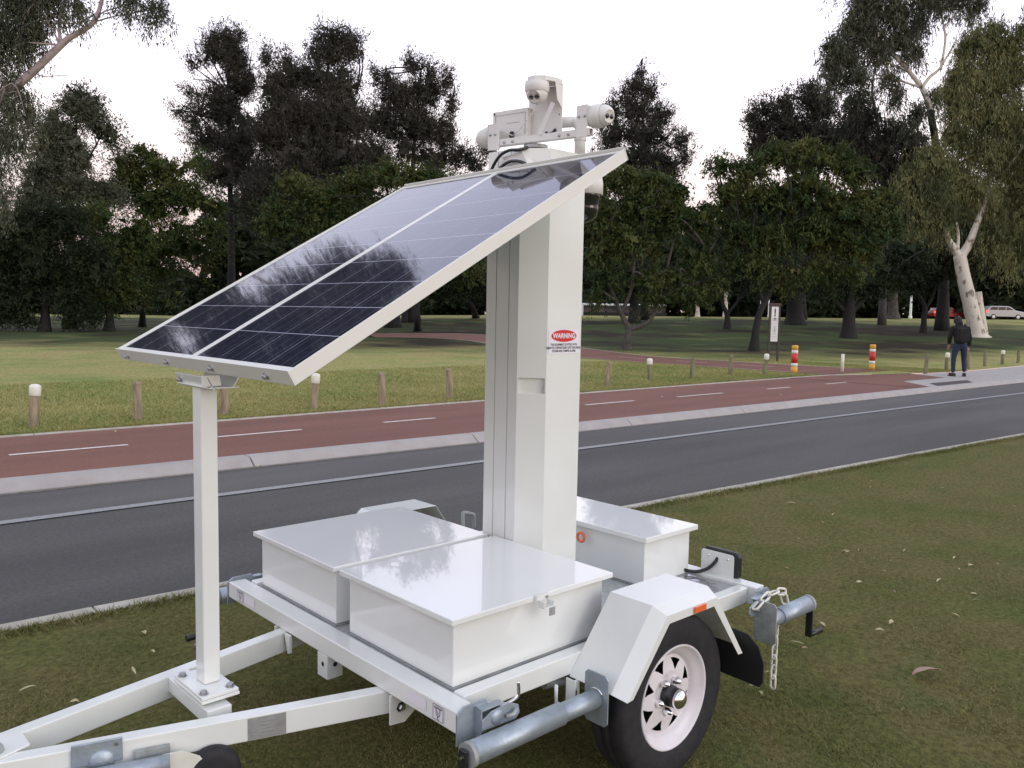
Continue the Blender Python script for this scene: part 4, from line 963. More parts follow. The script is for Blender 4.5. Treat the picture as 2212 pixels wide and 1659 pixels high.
tree('gum_tree', 'grey green peaked tree at the far left rising behind the low dark trees', GL, 150, 50,
     [([(150, 700), (152, 560), (158, 400), (168, 210)], .3, .05), ([(158, 420), (110, 340)], .1, .04), ([(160, 400), (215, 300)], .1, .04)],
     [(215, 325, 50, 40), (150, 232, 44, 34), (200, 228, 34, 30), (110, 285, 40, 36), (172, 200, 20, 26), (165, 235, 40, 30), (140, 280, 50, 38), (195, 262, 40, 32), (232, 290, 34, 36), (105, 330, 50, 42), (170, 330, 60, 45), (235, 345, 40, 40), (90, 410, 50, 50), (160, 410, 70, 45), (230, 420, 55, 40), (75, 370, 40, 36), (60, 440, 40, 40), (120, 250, 26, 26), (250, 330, 26, 30), (140, 360, 60, 40)],
     50, 'leaf_gum', n=1.9, seed=12, ll=.2, lw=.075, droop=.4, holes=.3, up=.15)
tree('broadleaf_tree', 'low dark spreading tree at the left edge with branches almost to the grass', GL, 95, 45,
     [([(95, 720), (98, 660), (90, 560)], .3, .12), ([(98, 660), (50, 600), (20, 540)], .12, .05), ([(98, 650), (150, 580), (180, 520)], .12, .05)],
     [(50, 500, 80, 70), (-10, 560, 80, 90), (130, 480, 70, 60), (0, 640, 70, 60), (90, 570, 90, 70), (60, 650, 80, 50), (150, 640, 60, 50), (190, 560, 60, 60), (60, 688, 70, 22), (150, 690, 60, 18), (-10, 684, 60, 28), (205, 684, 34, 18)],
     45, 'leaf_deep', n=1.9, seed=13, flat=.62, ll=.20, lw=.085, holes=.42)
tree('broadleaf_tree', 'dark green tree with short trunk standing second from the left', GL, 235, 48,
     [([(235, 715), (237, 680), (232, 640), (215, 560)], .28, .12), ([(232, 650), (270, 600), (290, 540)], .12, .05)],
     [(210, 480, 60, 55), (250, 550, 70, 60), (190, 600, 60, 50), (260, 630, 55, 38), (200, 655, 55, 32), (290, 500, 50, 50)],
     48, 'leaf_green', n=1.9, seed=14, flat=.62, ll=.20, lw=.085, holes=.55)
tree('broadleaf_tree', 'leafy tree with thin trunk beside the pale grass patch left of the panel', GL, 307, 55,
     [([(307, 706), (309, 670), (318, 600), (310, 450), (300, 400)], .22, .06), ([(312, 470), (345, 420)], .08, .04)],
     [(275, 355, 40, 34), (262, 410, 40, 40), (320, 330, 50, 34), (290, 390, 45, 40), (360, 370, 60, 45), (420, 350, 45, 38), (330, 440, 60, 50), (400, 430, 70, 50), (310, 540, 60, 60), (390, 520, 70, 60), (300, 625, 50, 30), (370, 610, 70, 45), (450, 470, 55, 60), (440, 570, 60, 50)],
     52, 'leaf_green', n=1.7, seed=15, flat=.62, ll=.20, lw=.085, holes=.68)
tree('casuarina_tree', 'tall brownish casuarina with a side branch reaching left, left peak of the dark row', GL, 500, 62,
     [([(500, 700), (500, 560), (497, 400), (495, 200), (492, 80)], .35, .05), ([(497, 330), (430, 250), (370, 238)], .09, .03), ([(496, 260), (540, 190)], .08, .03), ([(497, 400), (450, 330)], .09, .03)],
     [(505, 130, 46, 44), (452, 132, 34, 34), (420, 185, 36, 30), (470, 215, 60, 36), (460, 90, 22, 26), (500, 80, 40, 26), (478, 125, 50, 34), (420, 140, 24, 24), (530, 120, 24, 24), (440, 180, 50, 34), (520, 180, 42, 38), (388, 243, 40, 11), (425, 258, 46, 20), (480, 240, 60, 40), (540, 250, 35, 50), (450, 300, 60, 30), (520, 310, 60, 50), (480, 370, 80, 45), (560, 390, 50, 60)],
     62, 'leaf_brown', n=2.6, seed=16, ll=.24, lw=.055, droop=-.1, up=.35, vst=1.3, holes=.62, spread=.36, twigs=24)
tree('casuarina_tree', 'tallest dark casuarina at the centre of the row behind the solar panel', GL, 690, 60,
     [([(690, 700), (690, 560), (695, 400), (705, 200), (715, 70)], .4, .06), ([(700, 330), (640, 230)], .1, .04), ([(700, 300), (770, 200)], .1, .04)],
     [(690, 75, 12, 28), (722, 85, 34, 24), (755, 85, 36, 18), (705, 120, 55, 32), (762, 110, 28, 26), (620, 130, 18, 26), (575, 125, 16, 30), (650, 165, 50, 34), (720, 180, 70, 50), (600, 190, 40, 50), (640, 250, 80, 60), (730, 260, 90, 70), (590, 290, 50, 70), (670, 340, 100, 70), (770, 350, 80, 70), (620, 400, 90, 60), (720, 430, 100, 60), (570, 440, 70, 70)],
     60, 'leaf_brown', n=2.5, seed=17, ll=.23, lw=.06, droop=-.1, up=.4, vst=1.4, holes=.22, spread=.36, twigs=24)
tree('casuarina_tree', 'spiky topped dark casuarina at the right end of the row left of the cameras', GL, 895, 62,
     [([(895, 700), (895, 560), (890, 400), (900, 250), (910, 150)], .35, .05), ([(893, 330), (950, 260), (975, 220)], .09, .03)],
     [(812, 160, 12, 28), (840, 175, 26, 26), (893, 140, 24, 26), (930, 155, 16, 30), (965, 170, 18, 28), (860, 210, 50, 36), (920, 200, 50, 38), (975, 225, 18, 30), (830, 270, 50, 56), (900, 270, 60, 50), (960, 290, 34, 40), (985, 340, 30, 24), (850, 340, 80, 50), (930, 350, 50, 40), (1015, 335, 22, 16), (1050, 318, 24, 16), (1030, 355, 30, 18)],
     62, 'leaf_brown', n=2.3, seed=18, ll=.24, lw=.055, droop=-.1, up=.5, vst=1.5, holes=.38, spread=.34, twigs=20)
tree('broadleaf_tree', 'green feathery tree just behind the upper edge of the solar panel', GL, 902, 50,
     [([(902, 727), (901, 690), (900, 640), (880, 520), (840, 430)], .22, .08), ([(900, 620), (960, 520), (980, 440)], .1, .04)],
     [(640, 400, 50, 30), (700, 430, 70, 36), (770, 400, 60, 36), (850, 380, 70, 36), (920, 390, 60, 34), (980, 400, 40, 30), (600, 470, 60, 50), (690, 490, 80, 50), (800, 470, 90, 50), (900, 470, 90, 50), (990, 460, 60, 40), (930, 560, 90, 50), (1000, 570, 60, 50), (850, 590, 70, 40)],
     48, 'leaf_green', n=1.9, seed=19, flat=.62, ll=.21, lw=.085, holes=.2)
tree('broadleaf_tree', 'low canopied dark tree seen in the gap between panel and mast', GL, 1028, 70,
     [([(1028, 690), (1022, 665), (1008, 640), (1000, 610)], .25, .12), ([(1010, 645), (980, 625)], .1, .05)],
     [(970, 610, 60, 28), (1020, 600, 50, 40), (1080, 600, 60, 45), (940, 625, 50, 20), (1050, 640, 40, 18)],
     66, 'leaf_deep', n=1.2, seed=20, ll=.25, lw=.1, holes=.2)
for (u_, v_, d_, w_, lb_) in ((877, 693, 62, .28, 'dark bare trunk beside the leafy tree under the panel edge'), (849, 716, 54, .42, 'stout dark trunk lowest down beneath the right panel edge')):
    tree('shade_tree', lb_, GL, u_, d_, [([(u_, 720, d_), (u_, 640, d_), (u_ + 5, 560, d_)], w_, w_*.7)], [(u_, 580, 70, 40), (u_ - 40, 560, 60, 40)], d_, 'leaf_deep', n=1.0, seed=int(u_), holes=.2, twigs=4)
tree('casuarina_tree', 'pointed casuarina directly behind the right hand camera', GL, 1392, 66,
     [([(1392, 700), (1392, 560), (1390, 400), (1388, 250), (1385, 140)], .3, .04), ([(1390, 360), (1450, 320)], .07, .03), ([(1390, 330), (1330, 280)], .07, .03)],
     [(1384, 150, 9, 26), (1378, 185, 26, 26), (1352, 205, 20, 26), (1405, 200, 20, 28), (1375, 240, 46, 30), (1325, 235, 20, 30), (1430, 250, 30, 28), (1400, 290, 70, 34), (1320, 290, 36, 40), (1470, 300, 26, 22), (1380, 340, 80, 34), (1480, 335, 24, 16), (1300, 350, 36, 30), (1440, 360, 50, 34), (1380, 400, 90, 40)],
     66, 'leaf_brown', n=2.3, seed=21, ll=.23, lw=.055, droop=-.1, up=.5, vst=1.4, holes=.42, spread=.32, twigs=24)
tree('broadleaf_tree', 'green feathery tree with forked trunk just right of the mast', GL, 1355, 36,
     [([(1355, 757), (1354, 735), (1358, 712), (1348, 690), (1330, 650), (1312, 590), (1300, 500)], .20, .05), ([(1358, 712), (1390, 702), (1410, 684), (1424, 640), (1440, 580)], .12, .05),
      ([(1340, 680), (1365, 620), (1372, 540), (1390, 460)], .10, .04), ([(1424, 645), (1470, 620), (1510, 580), (1535, 540), (1560, 500)], .08, .03), ([(1512, 580), (1520, 530)], .04, .02)],
     [(1300, 400, 40, 34), (1350, 385, 50, 30), (1410, 395, 50, 34), (1460, 420, 46, 34), (1300, 460, 50, 40), (1380, 450, 60, 40), (1460, 470, 60, 40), (1290, 540, 40, 40), (1350, 520, 60, 40), (1430, 530, 60, 36), (1310, 600, 50, 26), (1290, 640, 32, 22), (1400, 600, 50, 22), (1460, 600, 50, 26), (1500, 560, 50, 36), (1490, 635, 60, 28), (1540, 620, 40, 24), (1410, 645, 40, 20), (1520, 470, 50, 40)],
     36, 'leaf_green', 'bark_grey', n=1.25, seed=22, flat=.62, ll=.27, lw=.10, droop=.5, holes=.35, spread=.42, twigs=26, per=44)
tree('broadleaf_tree', 'broad green feathery tree behind the path sign', GL, 1631, 36,
     [([(1631, 761), (1632, 720), (1640, 680), (1662, 635), (1690, 590), (1720, 520)], .21, .06), ([(1650, 655), (1630, 600), (1610, 540)], .09, .04), ([(1680, 605), (1740, 560), (1790, 520)], .09, .04)],
     [(1560, 360, 50, 26), (1620, 370, 50, 34), (1680, 335, 60, 30), (1745, 325, 50, 30), (1800, 345, 50, 34), (1850, 380, 46, 40), (1890, 430, 40, 40), (1580, 420, 50, 40), (1650, 430, 70, 44), (1740, 410, 80, 50), (1830, 450, 70, 50), (1910, 490, 44, 50), (1590, 500, 50, 40), (1660, 520, 70, 44), (1760, 500, 80, 50), (1850, 530, 70, 40), (1610, 570, 46, 30), (1680, 590, 60, 26), (1760, 585, 60, 30), (1830, 590, 50, 24), (1700, 620, 30, 14), (1925, 440, 30, 30)],
     36, 'leaf_green', n=1.3, seed=23, flat=.62, ll=.27, lw=.10, droop=.5, holes=.25, spread=.42, twigs=26, per=44)
tree('casuarina_tree', 'dark dense casuarina clump rising behind the broad green tree', GL, 1730, 72,
     [([(1730, 690), (1730, 500), (1735, 350), (1745, 230)], .35, .08), ([(1733, 400), (1800, 300)], .12, .05), ([(1733, 400), (1650, 300)], .12, .05)],
     [(1625, 245, 14, 26), (1655, 235, 24, 26), (1700, 225, 26, 28), (1745, 205, 26, 30), (1640, 280, 34, 36), (1700, 275, 50, 44), (1770, 230, 40, 50), (1760, 300, 60, 50), (1820, 300, 50, 70), (1650, 320, 46, 34), (1720, 340, 80, 40), (1880, 340, 60, 70), (1850, 260, 30, 40)],
     72, 'leaf_dark', n=2.2, seed=24, ll=.23, lw=.07, droop=-.1, up=.4, vst=1.3, holes=.2, spread=.34)
tree('gum_tree', 'big gum with mottled cream trunk and weeping olive crown at the right', GL, 2114, 50,
     [([(2115, 752), (2108, 711), (2096, 658), (2082, 600), (2073, 552)], .50, .36), ([(2073, 556), (2056, 529), (2046, 509), (2040, 470), (2020, 400)], .26, .10), ([(2074, 556), (2092, 529), (2109, 486), (2130, 430), (2150, 330)], .30, .10),
      ([(2068, 545), (2070, 510), (2066, 480)], .12, .06), ([(2150, 330), (2180, 260), (2190, 180)], .1, .04), ([(2130, 430), (2200, 330), (2230, 280)], .1, .05)],
     [(2205, 90, 34, 50), (2150, 75, 34, 26), (2060, 200, 40, 34), (2085, 110, 30, 30), (2120, 95, 46, 40), (2160, 115, 40, 40), (2195, 160, 34, 50), (2080, 170, 50, 40), (2140, 180, 60, 50), (2080, 240, 46, 40), (2130, 260, 60, 44), (2190, 270, 50, 60), (2060, 300, 40, 34), (2110, 330, 60, 40), (2170, 350, 50, 50), (2010, 350, 50, 40), (1970, 400, 46, 40), (2020, 420, 60, 40), (2090, 410, 60, 44), (2160, 440, 50, 50), (2210, 430, 40, 60), (1950, 460, 40, 40), (1985, 480, 30, 34), (2040, 480, 26, 36), (2140, 510, 40, 34), (2190, 530, 40, 60), (2240, 350, 60, 200)],
     50, 'leaf_olive', 'bark_pale', n=2.0, seed=25, ll=.30, lw=.055, droop=1.4, vst=1.8, holes=.42, spread=.40, twigs=5, per=30)
tree('gum_tree', 'tall gum with pale forked limbs against the sky at the top right', GL, 2035, 56,
     [([(2040, 720), (2040, 560), (2030, 400), (2019, 297), (2009, 238)], .34, .21), ([(2010, 240), (2003, 215), (1992, 190)], .21, .18), ([(1992, 190), (1965, 156), (1927, 116), (1907, 93), (1894, 60), (1880, 20)], .17, .05), ([(1965, 158), (1961, 140), (1956, 90), (1956, 40)], .12, .06),
      ([(1992, 188), (2010, 165), (2029, 149), (2050, 115), (2062, 95)], .13, .05), ([(2032, 150), (2042, 90), (2039, 58), (2026, 0)], .1, .06), ([(2039, 60), (2060, 35), (2085, 12)], .07, .04), ([(1910, 96), (1895, 92)], .04, .02)],
     [(1800, 105, 30, 30), (1790, 140, 26, 26), (1840, 70, 40, 34), (1825, 130, 44, 36), (1870, 20, 50, 34), (1880, 80, 46, 40), (1930, 30, 50, 40), (1905, 120, 34, 30), (1850, 170, 44, 26), (1800, 175, 20, 20), (1940, 90, 36, 34), (1980, 60, 30, 30), (2000, 10, 50, 24), (2060, 8, 60, 22), (1975, 120, 30, 26), (1920, 180, 40, 20), (2020, 215, 22, 26), (1980, 250, 26, 30), (1935, 215, 26, 20), (2110, 20, 30, 22), (1900, -40, 120, 40), (2060, -40, 90, 30)],
     56, 'leaf_gum', 'bark_pale', n=1.7, seed=26, lower='bark_dark', ll=.34, lw=.06, droop=1.1, vst=1.6, holes=.3, spread=.38, twigs=10, per=28)
tree('gum_tree', 'darker gum with thin leaning stems between the casuarinas and the tall gum', GL, 1905, 62,
     [([(1920, 700), (1912, 500), (1905, 380), (1900, 291), (1888, 230), (1884, 190), (1892, 140)], .22, .06), ([(1900, 285), (1870, 262)], .05, .03)],
     [(1850, 220, 36, 30), (1880, 260, 40, 28), (1930, 290, 40, 40), (1850, 300, 40, 50), (1900, 350, 60, 50), (1970, 310, 44, 44), (1990, 350, 50, 40), (1940, 400, 60, 50), (2050, 380, 50, 40)],
     62, 'leaf_dark', 'bark_grey', n=1.1, seed=27, ll=.32, lw=.07, droop=.9, vst=1.4, holes=.42, spread=.38)
# dark spreading trees under the canopy on the far lawn
for (nm, lb, ub, db, tk, bl, sd) in (
    ('fig_tree', 'huge dark tree with flared roots just right of the path sign', 1717, 62, [([(1717, 690, 62), (1717, 672, 62), (1716, 640, 62), (1716, 590, 62)], .66, .45)], [(1700, 590, 90, 40), (1640, 600, 70, 40), (1770, 595, 70, 40)], 31),
    ('fig_tree', 'dark tree with flared trunk in the middle of the shaded lawn', 1835, 48, [([(1835, 718, 48), (1834, 690, 48), (1835, 655, 48), (1838, 600, 48)], .40, .26), ([(1834, 680, 48), (1862, 650, 48), (1895, 620, 48)], .17, .10), ([(1834, 680, 48), (1800, 648, 48), (1780, 620, 48)], .17, .10)], [(1830, 610, 90, 36), (1900, 600, 80, 40), (1950, 560, 70, 50), (1770, 625, 50, 26)], 32),
    ('shade_tree', 'slim forked dark tree left of the person', 1996, 53, [([(1996, 706, 53), (1996, 690, 53), (1998, 668, 53), (1992, 650, 53), (1975, 625, 53)], .20, .10), ([(1998, 668, 53), (2010, 650, 53), (2020, 620, 53)], .12, .07)], [(1970, 600, 60, 40), (2020, 590, 60, 44), (2060, 560, 60, 60)], 33),
    ('shade_tree', 'small dark tree on the lawn between the mast and the sign', 1571, 55, [([(1571, 704, 55), (1571, 682, 55), (1562, 660, 55), (1552, 630, 55)], .22, .10), ([(1570, 680, 55), (1590, 655, 55), (1606, 630, 55)], .12, .07)], [(1560, 600, 70, 40), (1610, 590, 60, 40), (1500, 590, 60, 36)], 34),
    ('shade_tree', 'dark trunk close behind the forked tree right of the mast', 1370, 62, [([(1370, 700, 62), (1370, 660, 62), (1372, 600, 62)], .4, .3)], [(1370, 600, 90, 50), (1280, 610, 60, 40)], 35)):
    tree(nm, lb, GL, ub, db, tk, bl, db, 'leaf_deep', n=1.2, seed=sd, ll=.20, lw=.085, holes=.1, twigs=6)
for (ub, db, tk, lb) in ((1506, 85, [([(1506, 682, 85), (1507, 665, 85), (1503, 640, 85)], .22, .14), ([(1505, 655, 85), (1485, 652, 85), (1475, 658, 85)], .08, .05)], 'white barked young gum with a side limb far across the lawn'),
                         (1566, 82, [([(1566, 682, 82), (1568, 655, 82), (1568, 625, 82)], .22, .16)], 'white barked gum stem behind the small dark tree'),
                         (1929, 76, [([(1929, 690, 76), (1929, 665, 76), (1928, 630, 76)], .48, .42)], 'thick grey trunk left of the white post')):
    tree('gum_tree', lb, GL, ub, db, tk, [(ub, 600, 60, 34)], db, 'leaf_deep', 'bark_pale' if ub < 1900 else 'bark_grey', n=.9, seed=ub, twigs=2)
# cut stump behind the big gum
gb = ground_at(2120, 51.5); st = MB(); st.tube([tuple(gb - np.array([0, 0, .2])), tuple(at(2122, 720, 51.5)), tuple(at(2113, 660, 51.5)), tuple(at(2110, 631, 51.5))], [.40, .33, .30, .28], 16)
st.build('tree_stump', 'bark_pale', label='tall cut off stump close behind the big mottled gum trunk', category='stump')
# far-off wood that reads as one mass
gB = np.random.default_rng(5); bl = []
for u_ in range(-500, 2750, 62):
    for v_, r_ in ((655, 26), (620, 42), (570, 46), (520, 46), (470, 38)):
        if (v_ < 600 and u_ < 480) or (v_ < 520 and 1480 < u_ < 1560): continue
        bl.append((u_ + gB.uniform(-20, 20), v_ + gB.uniform(-12, 12), 52, r_, gB.uniform(-8, 14)))
V = leaves(bl, 112, .62, .50, .24, 0, 99, spread=.5, per=20)
tri_mesh('far_wood', V, 'leaf_deep', kind='stuff', label='dark mass of distant trees closing off the park', category='woodland')
bl = [(u_ + gB.uniform(-30, 30), 690 + gB.uniform(-4, 4), 40, 14, gB.uniform(-4, 6)) for u_ in range(-500, 2750, 40)]
V = leaves(bl, 120, .5, .45, .22, 0, 98, spread=.4, per=16)
tri_mesh('far_hedge', V, 'leaf_dark', kind='stuff', label='dark low shrubs along the far edge of the lawn', category='shrubs')

# ------------------------------------------------------------------ street furniture and small things
def gpt(u, v, z=.095):
    d = FW * FPX + RT * (u - 1106) - UPV * (v - 829.5); t = (z - CAM[2]) / d[2]; return CAM + t * d
def bollard(capped, green=False, seed=0):
    g = random.Random(seed); h = .52
    mb = MB(); n = 12; V = []; rr = .056
    lv = [-.05, .02, .12, .25, .38, h - (.10 if capped else .03)] + ([] if capped else [h])
    for i, z in enumerate(lv):
        for k in range(n):
            w = 2*math.pi*k/n; r_ = rr * (1 + g.uniform(-.05, .05)) * (.80 if (not capped and i == len(lv) - 1) else 1); V.append((r_*math.cos(w) + .004*math.sin(z*9+seed), r_*math.sin(w), z + (g.uniform(-.012, .012) if i == len(lv)-1 and not capped else 0)))
    mb.add(V, [(i*n+k, i*n+(k+1) % n, (i+1)*n+(k+1) % n, (i+1)*n+k) for i in range(len(lv)-1) for k in range(n)] + [tuple((len(lv)-1)*n + k for k in range(n))])
    p = mb
    root = empty('bollard')
    p.build('post', 'post_wood_green' if green else 'post_wood', root, .006)
    if capped: MB().lathe([(.060, h - .135), (.064, h - .13), (.066, h - .03), (.060, h - .008), (.040, h + .006), (0, h + .012)], (0, 0, 0), (0, 0, 1), 28).build('cap', 'cap_white', root)
    return root
GB_ = 'timber bollards along the edge of the park lawn'
near = [(73, 922, 1, 'white capped bollard nearest the left edge of the park'), (299, 908, 0, 'weathered bollard between the first capped bollard and the support post'), (484, 897, 0, 'weathered bollard just right of the panel support post'),
        (678, 884, 1, 'white capped bollard under the low corner of the solar panel'), (826, 876, 0, 'plain bollard midway between capped bollard and mast, the left one of two'), (971, 861, 0, 'plain bollard closest to the left side of the mast'),
        (1130, 850, 1, 'capped bollard hidden behind the mast'), (1312, 836, 0, 'plain bollard closest to the right side of the mast'), (1404, 823, 1, 'first white capped bollard right of the mast'), (1494, 818, 0, 'plain bollard first after the capped one right of the mast'),
        (1578, 811, 0, 'greenish plain bollard left of the capped bollard by the sign'), (1652, 809, 1, 'white capped bollard beside the foot of the path sign'),
        (1999, 805, 0, 'plain bollard left of the person on the pavement'), (2044, 800, 1, 'white capped bollard touching the left leg of the person'), (2091, 797, 0, 'plain bollard partly hidden behind the right of the person'),
        (2127, 791, 0, 'plain bollard in front of the big gum trunk'), (2165, 787, 1, 'white capped bollard right of the big gum trunk'), (2199, 784, 0, 'plain bollard at the right edge of the view')]
for i, (u_, v_, cp, lb) in enumerate(near):
    if u_ == 1130: continue
    q = gpt(u_, v_); b = bollard(cp, green=u_ > 1380, seed=i + 1)
    b.location = (q[0], q[1], float(H(q[0], q[1]))); b.rotation_euler = (R(rnd.uniform(-3.2, 3.2)), R(rnd.uniform(-3.2, 3.2)), rnd.uniform(0, 6)); b.scale = (1, 1, rnd.uniform(.94, 1.05)); b['label'] = lb; b['category'] = 'bollard'; b['group'] = GB_
def striped(u_, v_, lb):
    q = gpt(u_, v_); r_ = empty('striped_bollard', (q[0], q[1], float(H(q[0], q[1])) - .01), label=lb, category='bollard', group='yellow and red bollards at the path mouth')
    hs = [(0, .19, 'yellow_paint'), (.19, .285, 'cap_white'), (.285, .55, 'red_paint'), (.55, .64, 'cap_white'), (.64, .76, 'yellow_paint')]
    for k, (a, b, m_) in enumerate(hs):
        pr = [(.0, a), (.085, a), (.085, b)] + ([(.080, b + .008), (.05, b + .012), (0, b + .014)] if k == 4 else [(0, b)])
        MB().lathe(pr, (0, 0, 0), (0, 0, 1), 24).build('band' if k else 'lower_section', m_, r_)
striped(1715, 806, 'yellow, white and red striped bollard at the left of the path mouth')
striped(1883, 799, 'yellow, white and red striped bollard at the right of the path mouth')
q = gpt(1819, 803); MB().lathe([(0, -.05), (.045, -.05), (.045, .50), (.04, .505), (0, .51)], (q[0], q[1], .095), (0, 0, 1), 20).build('slim_bollard', 'cap_white', label='slim plain white bollard between the two striped bollards', category='bollard')

# path sign with two brown posts
q = gpt(1667, 781); sg = empty('path_sign', (q[0], q[1], .09), rz=math.atan2(RT[1], RT[0]) + R(6), label='narrow white path sign on two dark brown posts with walker and bicycle symbols', category='sign')
dS = float((q - CAM) @ FW); k_ = dS / FPX
MB().box((-.17, -.035, -.1), (-.11, .03, 1.95)).build('post', 'sign_brown', sg, .004)
MB().box((.165, -.035, -.1), (.225, .03, 1.95)).build('post', 'sign_brown', sg, .004)
MB().box((-.175, -.045, 1.90), (.23, .035, 2.01)).build('top_rail', 'sign_brown', sg, .004)
MB().box((-.095, -.035, .70), (.155, -.02, 1.89)).build('sign_panel', 'sign_face', sg, .003)
ic = MB(); yI = -.0385
def pl2(P): ic.add([(.030 + (x - .045)*.92, yI, .70 + (z - .60)*1.21) for x, z in P], [tuple(range(len(P)))])
def cir(cx_, cz_, r_, ring=0):
    t = np.linspace(0, 2*math.pi, 20, endpoint=False)
    if not ring: pl2([(cx_ + r_*math.cos(a), cz_ + r_*math.sin(a)) for a in t])
    else:
        for i in range(20):
            a, b = t[i], t[(i+1) % 20]; pl2([(cx_ + r_*math.cos(a), cz_ + r_*math.sin(a)), (cx_ + r_*math.cos(b), cz_ + r_*math.sin(b)), (cx_ + (r_-ring)*math.cos(b), cz_ + (r_-ring)*math.sin(b)), (cx_ + (r_-ring)*math.cos(a), cz_ + (r_-ring)*math.sin(a))])
def seg2(x0, z0, x1, z1, w):
    d = Vector((x1-x0, z1-z0)).normalized(); n_ = Vector((-d.y, d.x))*w/2
    pl2([(x0-n_.x, z0-n_.y), (x1-n_.x, z1-n_.y), (x1+n_.x, z1+n_.y), (x0+n_.x, z0+n_.y)])
cir(.045, 1.52, .020); seg2(.045, 1.50, .045, 1.40, .05); seg2(.045, 1.40, .022, 1.31, .022); seg2(.045, 1.40, .062, 1.31, .022); seg2(.045, 1.48, .022, 1.41, .014)
cir(.0, 1.215, .042, .010); cir(.095, 1.215, .042, .010); seg2(0, 1.215, .03, 1.265, .009); seg2(.03, 1.265, .075, 1.262, .009); seg2(.075, 1.262, .095, 1.215, .009); seg2(.03, 1.265, .045, 1.215, .009); seg2(.045, 1.215, .075, 1.262, .009); seg2(.075, 1.262, .08, 1.285, .009)
cir(.045, .93, .075, .008); seg2(.03, .96, .065, .92, .02); seg2(.05, .90, .065, .95, .016); seg2(.03, .90, .05, .90, .014)
ic.build('symbols', 'ink_black', sg)
ic = MB()
for z, a, b in ((1.12, -.08, .17), (1.10, -.08, .17), (1.035, -.05, .14), (1.02, -.045, .135), (.82, -.06, .15), (.80, -.07, .16), (.75, -.06, .14), (.735, -.05, .15), (.685, -.06, .15)): seg2(a, z, b, z, .006)
ic.build('fine_print', 'dull_zinc', sg)

